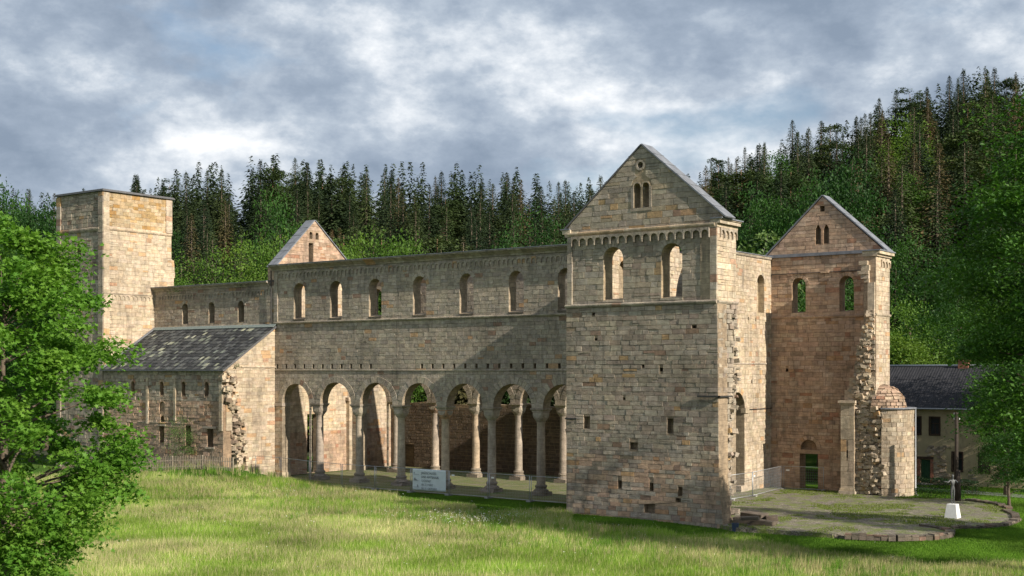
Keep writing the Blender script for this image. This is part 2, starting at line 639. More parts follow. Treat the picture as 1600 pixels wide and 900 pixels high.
PAL_DARK = [(5, (0.15, 0.115, 0.08)), (4, (0.125, 0.098, 0.07)), (2, (0.18, 0.14, 0.10))]


def pick(pal):
    t = random.random() * sum(w for w, _ in pal)
    for w, c in pal:
        t -= w
        if t <= 0:
            break
    k = random.uniform(0.91, 1.09)
    return (c[0] * k * random.uniform(0.98, 1.04), c[1] * k * 0.995, c[2] * k * random.uniform(0.97, 1.06))


def arch_loop(u, z0, hw, zs, n=12):
    """loop of a round-headed (n>0) or square (n=0, head at zs) opening, counter-clockwise"""
    if n == 0:
        return [(u - hw, z0), (u + hw, z0), (u + hw, zs), (u - hw, zs)]
    lp = [(u - hw, z0), (u + hw, z0)]
    for k in range(n + 1):
        a = math.pi * k / n
        lp.append((u + hw * math.cos(a), zs + hw * math.sin(a)))
    return lp


def op(u, z0, hw, zs, ring=0.0, mid=None, n=12, blind=None, sill=0.0, vn=None):
    return dict(u=u, z0=z0, hw=hw, zs=zs, ring=ring, mid=mid, n=n, blind=blind, sill=sill, vn=vn)


def hexhash(*a):
    return abs(hash(a))


def in_poly(x, y, poly):
    c = False
    j = len(poly) - 1
    for i in range(len(poly)):
        xi, yi = poly[i]
        xj, yj = poly[j]
        if (yi > y) != (yj > y) and x < (xj - xi) * (y - yi) / (yj - yi) + xi:
            c = not c
        j = i
    return c


def fill(outer, holes):
    vs, es = [], []
    for lp in [outer] + holes:
        o = len(vs)
        vs += [Vector(p) for p in lp]
        es += [(o + i, o + (i + 1) % len(lp)) for i in range(len(lp))]
    r = delaunay_2d_cdt(vs, es, [], 0, 1e-5)
    V = [(v.x, v.y) for v in r[0]]
    F = []
    for f in r[2]:
        cx = sum(V[i][0] for i in f) / len(f)
        cy = sum(V[i][1] for i in f) / len(f)
        if in_poly(cx, cy, outer) and not any(in_poly(cx, cy, h) for h in holes):
            a = sum(V[f[i]][0] * V[f[(i + 1) % len(f)]][1] - V[f[(i + 1) % len(f)]][0] * V[f[i]][1] for i in range(len(f)))
            F.append(tuple(f) if a > 0 else tuple(reversed(f)))
    return V, F


def core(name, fr, outer, ops, thick, parent, tint):
    mb = MB()
    loops = [arch_loop(o['u'], o['z0'], o['hw'], o['zs'], o['n']) for o in ops]
    V, F = fill(outer, loops)
    mb.add([fr.p(u, z, 0) for u, z in V], F)
    thru = [lp for o, lp in zip(ops, loops) if not o['blind']]
    V, F = fill(outer, thru)
    mb.add([fr.p(u, z, -thick) for u, z in V], [tuple(reversed(f)) for f in F])
    n = len(outer)
    vs = [fr.p(u, z, 0) for u, z in outer] + [fr.p(u, z, -thick) for u, z in outer]
    mb.add(vs, [(i, i + n, (i + 1) % n + n, (i + 1) % n) for i in range(n)])
    for o, lp in zip(ops, loops):
        n = len(lp)
        rings = [[fr.p(u, z, 0) for u, z in lp]]
        if o['blind']:
            rings.append([fr.p(u, z, -o['blind']) for u, z in lp])
        else:
            if o['mid']:
                l2 = arch_loop(o['u'], o['z0'] + o['sill'], o['mid'], o['zs'], o['n'])
                rings.append([fr.p(u, z, -thick * 0.42) for u, z in l2])
                rings.append([fr.p(u, z, -thick * 0.58) for u, z in l2])
            rings.append([fr.p(u, z, -thick) for u, z in lp])
        vs = [p for r in rings for p in r]
        fs = []
        for k in range(len(rings) - 1):
            fs += [(k * n + i, k * n + (i + 1) % n, (k + 1) * n + (i + 1) % n, (k + 1) * n + i) for i in range(n)]
        if o['blind']:
            fs.append(tuple((len(rings) - 1) * n + i for i in range(n)))
        mb.add(vs, fs)
    return mb.build(name, 'wall_core', parent, tint)


def spans(z, outer, ops, pad=0.0):
    xs = []
    n = len(outer)
    for i in range(n):
        (x0, z0), (x1, z1) = outer[i], outer[(i + 1) % n]
        if (z0 > z) != (z1 > z):
            xs.append(x0 + (x1 - x0) * (z - z0) / (z1 - z0))
    xs.sort()
    iv = [(xs[i], xs[i + 1]) for i in range(0, len(xs) - 1, 2)]
    for o in ops:
        if o['n'] == 0:
            if not (o['z0'] < z < o['zs']):
                continue
            h = o['hw']
        else:
            if z < o['z0']:
                continue
            if z < o['zs']:
                h = o['hw']
            else:
                rr = (o['hw'] + o['ring'] * 0.55) ** 2 - (z - o['zs']) ** 2
                if rr <= 0:
                    continue
                h = math.sqrt(rr)
        a, b = o['u'] - h, o['u'] + h
        nv = []
        for s, e in iv:
            if b <= s or a >= e:
                nv.append((s, e))
            else:
                if a > s:
                    nv.append((s, a))
                if b < e:
                    nv.append((b, e))
        iv = nv
    return iv


def add_stone(wall, quad, dbase, colr, gap=0.012, cham=0.010, rough=0.008):
    """quad: 4 (u,z), counter-clockwise"""
    fr = wall['fr']
    cu = sum(q[0] for q in quad) / 4
    cz = sum(q[1] for q in quad) / 4

    def inset(q, g):
        du, dz = cu - q[0], cz - q[1]
        wu = max(abs(x[0] - cu) for x in quad) + 1e-6
        wz = max(abs(x[1] - cz) for x in quad) + 1e-6
        return (q[0] + du / wu * min(g, wu * 0.6), q[1] + dz / wz * min(g, wz * 0.6))
    base = [inset(q, gap * 0.5) for q in quad]
    front = [inset(q, gap * 0.5 + cham) for q in quad]
    vs = [fr.p(u, z, -0.01) for u, z in base]
    vs += [fr.p(u + random.uniform(-rough, rough) * 0.6, z + random.uniform(-rough, rough) * 0.6, dbase + random.uniform(-rough, rough)) for u, z in front]
    a = [project(*v)[:2] for v in vs[4:]]
    ar = 0.5 * sum(a[i][0] * a[(i + 1) % 4][1] - a[(i + 1) % 4][0] * a[i][1] for i in range(4))
    STONES.append((wall, vs, colr, max(0.0, -ar) * wall['weight']))


STONE_F = [(4, 5, 6, 7), (0, 1, 5, 4), (1, 2, 6, 5), (2, 3, 7, 6), (3, 0, 4, 7)]


def lay(wall, outer, ops, pal, h=(0.26, 0.42), l=(0.4, 1.05), proud=(0.014, 0.030), levels=(), rough=0.008, palf=None, miss=0.0, gap=0.012):
    zs = [p[1] for p in outer]
    z, top = min(zs), max(zs)
    lev = sorted(set([v for v in levels if z < v < top] + [top]))
    while z < top - 0.03:
        nxt = [v for v in lev if v > z + 0.03][0]
        hh = random.uniform(*h)
        z1 = nxt if z + hh * 1.45 > nxt else z + hh
        i0, i1, im = spans(z + 0.01, outer, ops), spans(z1 - 0.01, outer, ops), spans((z + z1) / 2, outer, ops)
        segs = []
        if len(i0) == len(i1) == len(im):
            for (a0, b0), (a1, b1) in zip(i0, i1):
                segs.append((a0, b0, a1, b1))
        else:
            for a, b in im:
                for c, d in i0:
                    for e, f in i1:
                        s, t = max(a, c, e), min(b, d, f)
                        if t - s > 0.08:
                            segs.append((s, t, s, t))
        for a0, b0, a1, b1 in segs:
            lo, hi = max(a0, a1), min(b0, b1)
            cuts = []
            u = lo
            while True:
                u += random.uniform(*l)
                if u > hi - l[0] * 0.55:
                    break
                cuts.append(u)
            L0, L1 = a0, a1
            for k in range(len(cuts) + 1):
                if k < len(cuts):
                    r0 = r1 = cuts[k]
                else:
                    r0, r1 = b0, b1
                if random.random() >= miss:
                    q = [(L0, z), (r0, z), (r1, z1), (L1, z1)]
                    uc = (L0 + r0) / 2
                    P = palf(uc, z) if palf else pal
                    # now and then a course is split into two thin stones
                    if random.random() < 0.09 and z1 - z > 0.3:
                        zm = z + (z1 - z) * random.uniform(0.4, 0.6)
                        t = (zm - z) / (z1 - z)
                        Lm, rm = L0 + (L1 - L0) * t, r0 + (r1 - r0) * t
                        add_stone(wall, [(L0, z), (r0, z), (rm, zm), (Lm, zm)], random.uniform(*proud), pick(P), gap, 0.011, rough)
                        add_stone(wall, [(Lm, zm), (rm, zm), (r1, z1), (L1, z1)], random.uniform(*proud), pick(P), gap, 0.011, rough)
                    else:
                        add_stone(wall, q, random.uniform(*proud), pick(P), gap, 0.011, rough)
                L0, L1 = r0, r1
        z = z1


def ring_stones(wall, o, pal, proud=0.05):
    """wedge stones round an arch head, each a part"""
    fr = wall['fr']
    r0, r1 = o['hw'] + 0.004, o['hw'] + o['ring']
    n = o['vn'] or max(7, int(math.pi * (r0 + r1) / 2 / 0.36) | 1)
    for k in range(n):
        a0, a1 = math.pi * k / n, math.pi * (k + 1) / n
        g = 0.009 / r1
        re = r1 + random.uniform(-0.04, 0.05)
        pr = proud + random.uniform(-0.01, 0.012)
        q = [(r0, a0 + g), (re, a0 + g), (re, a1 - g), (r0, a1 - g)]
        am = (a0 + a1) / 2
        vs = [fr.p(o['u'] + r * math.cos(a), o['zs'] + r * math.sin(a), -0.01) for r, a in q]
        q2 = [(r0 + 0.008, a0 + 2 * g), (re - 0.02, a0 + 2 * g), (re - 0.02, a1 - 2 * g), (r0 + 0.008, a1 - 2 * g)]
        vs += [fr.p(o['u'] + r * math.cos(a), o['zs'] + r * math.sin(a), pr) for r, a in q2]
        wall['voussoirs'].append((vs, pick(pal)))


def wall(name, fr, outer, ops, thick, pal, parent, weight=1.0, tint=(0.36, 0.30, 0.22), back=None, **kw):
    ob = core(name, fr, outer, ops, thick, parent, tint)
    W = dict(ob=ob, fr=fr, weight=weight, voussoirs=[])
    lay(W, outer, ops, pal, **kw)
    for o in ops:
        if o['ring'] > 0:
            ring_stones(W, o, pal)
    WALLS.append(W)
    return W


WALLS = []


def blocks(W, boxes, name, mat='stone', pal=PAL_GREY):
    """boxes in wall frame (u0,u1,z0,z1,d0,d1), each a trim part"""
    fr = W['fr']
    for u0, u1, z0, z1, d0, d1 in boxes:
        mb = MB()
        if z1 - z0 > 3 and mat == 'stone':      # tall strips are laid from single blocks
            z = z0
            while z < z1 - 0.02:
                e = z + random.uniform(0.45, 0.75)
                e = z1 if z1 - e < 0.3 else e
                dd = d1 + random.uniform(-0.012, 0.012)
                mb.hexa([fr.p(u, zz, d) for zz in (z + 0.006, e - 0.006) for u, d in ((u0, dd), (u1, dd), (u1, d0), (u0, d0))], pick(pal))
                z = e
        else:
            mb.hexa([fr.p(u, z, d) for z in (z0, z1) for u, d in ((u0, d1), (u1, d1), (u1, d0), (u0, d0))], pick(pal))
        mb.build(name, mat, W['ob'])


def string_course(W, u0, u1, z, h=0.22, d=0.16, pal=PAL_GREY, name='string_course', seg=0.95, d0=-0.02):
    """moulded ledge: separate blocks with a sloped top"""
    mb = MB()
    fr = W['fr']
    u = u0
    while u < u1 - 0.02:
        e = min(u1, u + random.uniform(seg * 0.7, seg * 1.3))
        if u1 - e < 0.3:
            e = u1
        dd = d + random.uniform(-0.012, 0.012)
        g = 0.006
        P = [(d0, z), (dd * 0.55, z), (dd, z + h * 0.45), (dd, z + h * 0.75), (d0, z + h)]
        n = len(P)
        vs = [fr.p(u + g, zz, d_) for d_, zz in P] + [fr.p(e - g, zz, d_) for d_, zz in P]
        fs = [tuple(range(n)), tuple(range(2 * n - 1, n - 1, -1))] + [(i, i + n, (i + 1) % n + n, (i + 1) % n) for i in range(n)]
        mb.add(vs, fs, pick(pal))
        u = e
    return mb.build(name, 'stone', W['ob'])


def frieze(W, u0, u1, z0, z1, n, d=0.10, pal=PAL_GREY, name='arched_frieze', leg=0.05):
    """row of little blind arches under a cornice: scalloped plate"""
    fr = W['fr']
    mb = MB()
    s = (u1 - u0) / n
    r = s / 2 - leg
    for k in range(n):
        a, c = u0 + k * s + 0.004, u0 + (k + 0.5) * s
        b = a + s - 0.008
        zc = z1 - (z1 - z0) * 0.22 - r
        low = [(a, z0), (c - r, z0), (c - r, zc)]
        m = 7
        low += [(c - r * math.cos(math.pi * i / m), zc + r * math.sin(math.pi * i / m)) for i in range(1, m)]
        low += [(c + r, zc), (c + r, z0), (b, z0)]
        top = [(p[0], z1) for p in low]
        N = len(low)
        vs = [fr.p(u, z, d) for u, z in low] + [fr.p(u, z, d) for u, z in top] + [fr.p(u, z, -0.02) for u, z in low] + [fr.p(u, z, -0.02) for u, z in top]
        fs = []
        for i in range(N - 1):
            if abs(low[i][0] - low[i + 1][0]) > 1e-6:
                fs.append((i, i + 1, N + i + 1, N + i))
            fs.append((i + 1, i, 2 * N + i, 2 * N + i + 1))
        fs.append((N, 2 * N - 1, 4 * N - 1, 3 * N))
        fs.append((0, N, 3 * N, 2 * N))
        fs.append((2 * N - 1, N - 1, 3 * N - 1, 4 * N - 1))
        mb.add(vs, fs, pick(pal))
    return mb.build(name, 'stone', W['ob'])


def jag(pts, step=0.45, amp=0.25):
    """stepped, broken edge between points in (u,z)"""
    out = [pts[0]]
    for (u0, z0), (u1, z1) in zip(pts, pts[1:]):
        n = max(1, int(abs(z1 - z0) / step))
        for k in range(1, n + 1):
            t = k / n
            uu = u0 + (u1 - u0) * t + (random.uniform(-amp, amp) if k < n else 0)
            zz = z0 + (z1 - z0) * t
            out.append((uu, z0 + (z1 - z0) * (t - 0.9 / n)))
            out.append((uu, zz))
    return out


def rubble(name, parent, fn, n, size, pal=PAL_BUFF, mat='stone'):
    """loose broken core stones: fn() gives a centre; joined, too many to pick apart"""
    mb = MB()
    for _ in range(n):
        c = Vector(fn())
        s = random.uniform(*size)
        q = (Matrix.Rotation(random.uniform(-0.25, 0.25), 3, 'X') @ Matrix.Rotation(random.uniform(-0.25, 0.25), 3, 'Y') @ Matrix.Rotation(random.uniform(-0.5, 0.5), 3, 'Z'))
        vs = []
        for z in (-1, 1):
            for x, y in ((-1, -1), (1, -1), (1, 1), (-1, 1)):
                v = Vector((x * s * 0.6, y * s * 0.45, z * s * 0.32)) * random.uniform(0.75, 1.15)
                vs.append(c + q @ v)
        mb.hexa(vs, pick(pal))
    o = mb.build(name, mat, parent)
    o['kind'] = 'stuff'
    return o


# ------------------------------------------------------------------ the church ruin
church = empty('church_ruin', (-10, 14, 0))
tag(church, 'roofless pale sandstone Romanesque church ruin with gabled walls, arcades and square tower', 'church ruin')
church_inv = Matrix.Translation((10, -14, 0))
_link0 = link


def link(o, parent=None):      # parts are modelled in world coordinates: keep them there under the church
    col.objects.link(o)
    if parent is not None:
        o.parent = parent
        if parent is church:
            o.matrix_parent_inverse = church_inv
    return o


# --- nave, south wall
NX0, NX1 = -38.3, 3.8
COLX = [-32.85 + 4.98 * k for k in range(6)]
ARCH = [-35.5] + [COLX[k] + 2.49 for k in range(6)]
NWIN = [-35.0, -30.3, -25.5, -20.35, -15.2, -10.05, -5.2]


def nave_ops(south_side=True):
    ops = [op(ARCH[0], -0.05, 1.78, 7.05, 0.55, vn=15)]
    for a in ARCH[1:]:
        ops.append(op(a, -0.05, 1.94, 7.05, 0.58, vn=17))
    for x in NWIN:
        ops.append(op(x, 14.86, 0.74, 17.46, 0.34, mid=0.64, sill=0.16))
    if south_side:
        k = 0
        for x in np.arange(-37.95, -3.5, 1.19):
            if not (-24.9 < x < -21.2):
                ops.append(op(float(x), 10.25, 0.12, 10.66, n=0, blind=0.4))
    return ops


# the arches start from imposts: below 7.05 the wall is open between the columns, so the wall body
# is built from z=7.05 upward, with a pier at the west end
naveO = [(NX0, 7.05), (NX1, 7.05), (NX1, 19.45), (NX0, 19.45)]


def nave_outline():
    pts = [(NX0, 0.0), (ARCH[0] - 1.78, 0.0), (ARCH[0] - 1.78, 7.05)]
    arcs = [(ARCH[0], 1.78)] + [(a, 1.94) for a in ARCH[1:]]
    for k, (a, r) in enumerate(arcs):
        for i in range(1, 15):
            t = math.pi * i / 15
            pts.append((a - r * math.cos(t), 7.05 + r * math.sin(t)))
        pts.append((a + r, 7.05))
        if k < len(arcs) - 1:
            pts.append((arcs[k + 1][0] - arcs[k + 1][1], 7.05))
    pts += [(arcs[-1][0] + arcs[-1][1], 0.0), (NX1, 0.0), (NX1, 19.45), (NX0, 19.45)]
    return pts


def pal_nave(u, z):
    if z > 14.6:
        return PAL_GREY
    if z < 8 and u < -36:
        return PAL_BUFF
    return PAL_GREY


def make_nave_wall(y, name, weight, south_side):
    fr = south(y)
    out = nave_outline()
    ops = nave_ops(south_side)
    solid = [o for o in ops if o['z0'] > 5]
    ob = core(name, fr, out, solid, 1.0, church, (0.36, 0.31, 0.24))
    W = dict(ob=ob, fr=fr, weight=weight, voussoirs=[])
    # for laying, the arches count as openings with rings
    lay(W, [(NX0, 0.0), (NX1, 0.0), (NX1, 19.45), (NX0, 19.45)], [dict(o, z0=-1.0) if o['z0'] < 5 else o for o in ops] + [op(x, -1, 0.56, 7.05, n=0) for x in COLX],
        PAL_GREY, h=(0.27, 0.40), l=(0.4, 1.0), levels=(7.05, 10.25, 10.66, 14.5, 14.86), palf=pal_nave if south_side else None)
    for o in ops:
        if o['ring'] > 0:
            ring_stones(W, o, PAL_GREY)
    WALLS.append(W)
    return W


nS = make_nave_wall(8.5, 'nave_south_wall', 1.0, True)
string_course(nS, NX0, 0.65, 14.42, 0.24, 0.2)
string_course(nS, NX0, 0.65, 10.02, 0.14, 0.09, seg=1.3, name='ledge')
frieze(nS, NX0 + 0.5, 0.6, 18.72, 19.28, 80, 0.10)
blocks(nS, [(NX0, NX0 + 0.45, 14.66, 19.3, -0.02, 0.13)], 'corner_strip')


def cornice(W, u0, u1, z0, z1, d, pal=PAL_GREY, name='cornice', lead='dark_lead', thick=1.0):
    mb = MB()
    fr = W['fr']
    u = u0
    while u < u1 - 0.02:
        e = min(u1, u + random.uniform(0.8, 1.5))
        if u1 - e < 0.4:
            e = u1
        g = 0.006
        P = [(-thick, z0), (0.12, z0), (0.16, z0 + 0.12), (d * 0.8, z1 - 0.14), (d, z1 - 0.1), (d, z1), (-thick, z1)]
        n = len(P)
        vs = [fr.p(u + g, z, x) for x, z in P] + [fr.p(e - g, z, x) for x, z in P]
        fs = [tuple(range(n)), tuple(range(2 * n - 1, n - 1, -1))] + [(i, i + n, (i + 1) % n + n, (i + 1) % n) for i in range(n)]
        mb.add(vs, fs, pick(pal))
        u = e
    c = mb.build(name, 'stone', W['ob'])
    mb = MB()
    P = [(-thick - 0.1, z1 + 0.004), (d + 0.07, z1 + 0.004), (d + 0.07, z1 + 0.06), (-0.5 * thick, z1 + 0.16), (-thick - 0.1, z1 + 0.06)]
    n = len(P)
    vs = [fr.p(u0 - 0.1, z, x) for x, z in P] + [fr.p(u1, z, x) for x, z in P]
    mb.add(vs, [tuple(range(n)), tuple(range(2 * n - 1, n - 1, -1))] + [(i, i + n, (i + 1) % n + n, (i + 1) % n) for i in range(n)])
    mb.build('lead_capping', lead, W['ob'])
    return c


cornice(nS, NX0 - 0.25, 0.6, 19.455, 19.95, 0.60, lead='lead')
for x in NWIN:      # dark sills
    blocks(nS, [(x - 0.78, x + 0.76, 14.74, 14.855, -0.35, 0.10)], 'window_sill', pal=[(1, (0.12, 0.105, 0.085))])

# --- nave, north wall (seen through the arcade and the windows)
nN = make_nave_wall(19.1, 'nave_north_wall', 0.15, False)
string_course(nN, NX0, 3.7, 14.42, 0.22, 0.15)
cornice(nN, NX0, 3.7, 19.455, 19.9, 0.3)

# west-end pier impost
for W in (nS, nN):
    blocks(W, [(NX0 - 0.02, ARCH[0] - 1.70, 6.72, 7.02, -0.98, 0.12)], 'impost')
    blocks(W, [(NX0 - 0.02, ARCH[0] - 1.66, 0.0, 0.5, -0.96, 0.14)], 'pier_base', pal=PAL_BUFF)


# --- columns
def column(x, y, name='column', damaged=True):
    cs = pick([(1, (0.40, 0.345, 0.275)), (1, (0.375, 0.325, 0.26)), (0.6, (0.42, 0.345, 0.26))])
    mb = MB()
    prof = [(0.40, 0.86), (0.365, 0.95), (0.36, 1.1)]
    prof += [(0.36 - 0.035 * k / 8, 1.1 + 4.75 * k / 8) for k in range(1, 9)] + [(0.36, 5.9), (0.35, 5.97)]
    mb.lathe(prof, x, y, 20, cs, 0.006)
    shaft = mb.build(name, 'stone', church, smooth=True)
    # cushion capital: square above, rounded below
    mb = MB()
    vs, fs = [], []
    N = 32
    H = [(5.94, 0.0), (6.03, 0.25), (6.15, 0.55), (6.30, 0.8), (6.48, 0.97), (6.74, 1.0)]
    for z, t in H:
        for k in range(N):
            a = 2 * math.pi * (k + 0.5) / N
            ca, sa = math.cos(a), math.sin(a)
            rsq = 0.52 / max(abs(ca), abs(sa))
            rc = 0.36 + 0.16 * t
            tt = t ** 1.5
            r = rc * (1 - tt) + min(rsq, 0.36 + 0.40 * t) * tt
            vs.append((x + r * ca, y + r * sa, z))
    for i in range(len(H) - 1):
        for k in range(N):
            k2 = (k + 1) % N
            fs.append((i * N + k, i * N + k2, (i + 1) * N + k2, (i + 1) * N + k))
    fs.append(tuple((len(H) - 1) * N + k for k in range(N)))
    mb.add(vs, fs, pick(PAL_GREY))
    for sx, sy in ((1, 0), (0, -1), (-1, 0), (0, 1)):      # shields on the faces
        pts = []
        for k in range(9):
            a = math.pi + math.pi * k / 8
            pts.append((0.40 * math.cos(a), 6.66 + 0.36 * math.sin(a)))
        v2 = []
        for d in (0.50, 0.535):
            for u, z in pts:
                v2.append((x + sx * d - sy * u, y + sy * d + sx * u, z))
        n = len(pts)
        mb.add(v2, [tuple(range(n, 2 * n))] + [(i, (i + 1) % n, (i + 1) % n + n, i + n) for i in range(n)], pick(PAL_GREY))
    mb.build('capital', 'stone', shaft)
    mb = MB()
    c = pick(PAL_GREY)
    for z0, z1, a, b in ((6.745, 6.84, 0.53, 0.53), (6.84, 6.95, 0.54, 0.62), (6.95, 7.05, 0.63, 0.63)):
        mb.hexa([(x - a, y - a, z0), (x + a, y - a, z0), (x + a, y + a, z0), (x - a, y + a, z0), (x - b, y - b, z1), (x + b, y - b, z1), (x + b, y + b, z1), (x - b, y + b, z1)], c)
    mb.build('abacus', 'stone', shaft)
    mb = MB()
    c = pick([(1, (0.30, 0.26, 0.205)), (1, (0.26, 0.225, 0.18))])
    j = 0.035 if damaged else 0.01
    mb.lathe([(0.62, 0.30), (0.64, 0.38), (0.60, 0.48), (0.48, 0.54), (0.44, 0.62), (0.47, 0.70), (0.50, 0.77), (0.46, 0.86), (0.38, 0.885)], x, y, 18, c, j)
    a = 0.64
    J = lambda: random.uniform(-0.09, 0.07) if damaged else 0
    mb.hexa([(x - a + J(), y - a + J(), -0.03), (x + a + J(), y - a + J(), -0.03), (x + a + J(), y + a + J(), -0.03), (x - a + J(), y + a + J(), -0.03),
             (x - a + J() * 1.5, y - a + J() * 1.5, 0.33 + J()), (x + a + J() * 1.5, y - a + J() * 1.5, 0.33 + J()), (x + a, y + a, 0.34), (x - a, y + a, 0.34)], c)
    mb.build('base', 'stone', shaft)
    return shaft


for x in COLX:
    column(x, 9.0)
for x in COLX:
    column(x, 19.6, damaged=False)

# --- west wall of the nave with portal and the small gable on top
fr = east(-38.8)
outl = [(9.0, 0), (25.4, 0), (25.4, 10.0), (19.9, 14.0), (19.9, 20.1), (14.2, 24.75), (9.3, 20.1), (9.0, 20.1)]
ow = [op(14.08, -0.05, 0.88, 5.8, n=0), op(13.72, 20.5, 0.31, 22.55, n=0),
      op(13.72, 22.95, 0.2, 23.45, 0.0, n=6), op(14.55, 22.95, 0.2, 23.45, 0.0, n=6)]
ow[0]['z0'] = 0.02
wW = wall('west_wall', fr, outl, ow, 1.0, PAL_BUFF, church, 0.35, (0.42, 0.34, 0.25), h=(0.28, 0.42), levels=(20.1,), palf=lambda u, z: PAL_ROSE if (z < 4 or z > 20) else PAL_BUFF)
blocks(wW, [(19.0 - 0.35, 19.0 + 0.1, 0, 7.0, -0.02, 0.45), (18.5, 19.15, 7.0, 7.35, -0.02, 0.5), (9.5, 9.9, 0, 7.0, -0.02, 0.4)], 'pilaster', pal=PAL_BUFF)


def rake_coping(W, ua, za, ub, zb, thick, mat='lead', h=0.10, over=0.12, name='coping'):
    fr = W['fr']
    mb = MB()
    n = math.hypot(ub - ua, zb - za)
    nu, nz = -(zb - za) / n, (ub - ua) / n
    if nz < 0:
        nu, nz = -nu, -nz
    P = [(ua, za), (ub, zb)]
    vs = []
    for d in (over, -thick - over):
        for (u, z) in P:
            vs.append(fr.p(u + nu * 0.004, z + nz * 0.004, d))
        for (u, z) in reversed(P):
            vs.append(fr.p(u + nu * h, z + nz * h, d))
    mb.add(vs, [(0, 1, 2, 3), (7, 6, 5, 4), (0, 4, 5, 1), (1, 5, 6, 2), (2, 6, 7, 3), (3, 7, 4, 0)])
    # standing seams across
    m = int(n / 1.1)
    for k in range(1, m):
        t = k / m
        u, z = ua + (ub - ua) * t, za + (zb - za) * t
        du, dz = (ub - ua) / n * 0.02, (zb - za) / n * 0.02
        vs = []
        for hh in (h - 0.01, h + 0.03):
            for s, d in ((-1, over + 0.01), (1, over + 0.01), (1, -thick - over), (-1, -thick - over)):
                vs.append(fr.p(u + s * du + nu * hh, z + s * dz + nz * hh, d))
        mb.hexa(vs)
    return mb.build(name, mat, W['ob'])


rake_coping(wW, 9.0, 19.9, 14.2, 24.78, 1.0)
rake_coping(wW, 14.2, 24.78, 19.95, 20.15, 1.0)

# --- south transept: south wall below and gabled wall above
TX0, TX1 = 0.62, 12.42
frT = south(-0.06)
lowO = [(TX0, -0.6), (12.95, -0.6), (12.8, 1.2), (12.62, 3.0), (12.5, 14.5), (TX0, 14.5)]
holes = [(6.16, 4.72, 0.32, 5.2), (2.35, 6.05, 0.26, 6.9), (9.0, 5.9, 0.24, 6.9), (5.05, 2.0, 0.16, 2.55), (7.55, 1.95, 0.16, 2.5), (9.75, 1.75, 0.17, 2.35), (7.4, 0.45, 0.42, 1.2),
         (9.6, 1.3, 0.2, 1.6), (2.9, 13.95, 0.13, 14.15), (8.3, 10.05, 0.14, 10.3), (6.9, 10.3, 0.1, 10.5), (3.1, 12.2, 0.12, 12.36), (5.4, 8.1, 0.1, 8.25), (10.8, 12.9, 0.18, 13.1)]
opsL = [op(a, b, c, d, n=0, blind=0.45) for a, b, c, d in holes]


def pal_trans(u, z):
    return PAL_TRANS


def pal_trans_low(u, z):
    if z < 4.2 and random.random() < 0.5:
        return PAL_ROSE
    return PAL_TRANS


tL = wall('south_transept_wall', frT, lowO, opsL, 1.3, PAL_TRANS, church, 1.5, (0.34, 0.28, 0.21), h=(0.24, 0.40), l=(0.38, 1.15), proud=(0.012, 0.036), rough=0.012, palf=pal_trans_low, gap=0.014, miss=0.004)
frU = south(0.06)
topZ = 20.35
upO = [(TX0 + 0.1, 14.5), (TX1, 14.5), (TX1, 20.0), (12.9, 20.2), (6.72, 25.45), (0.62, 20.2), (TX0 + 0.1, 20.0)]
opsU = [op(4.45, 14.98, 0.79, 17.85, 0.42, mid=0.68, sill=0.12, vn=11), op(9.04, 14.98, 0.79, 17.85, 0.42, mid=0.68, sill=0.12, vn=11),
        op(6.36, 21.2, 0.27, 22.62, 0.0, n=8), op(7.04, 21.2, 0.27, 22.62, 0.0, n=8), op(6.62, 24.09, 0.24, 24.1, 0.0, n=12)]
# round eye: full circle
upW_ops = opsU[:4]
eye = [(6.62 + 0.25 * math.cos(2 * math.pi * k / 14), 24.1 + 0.25 * math.sin(2 * math.pi * k / 14)) for k in range(14)]


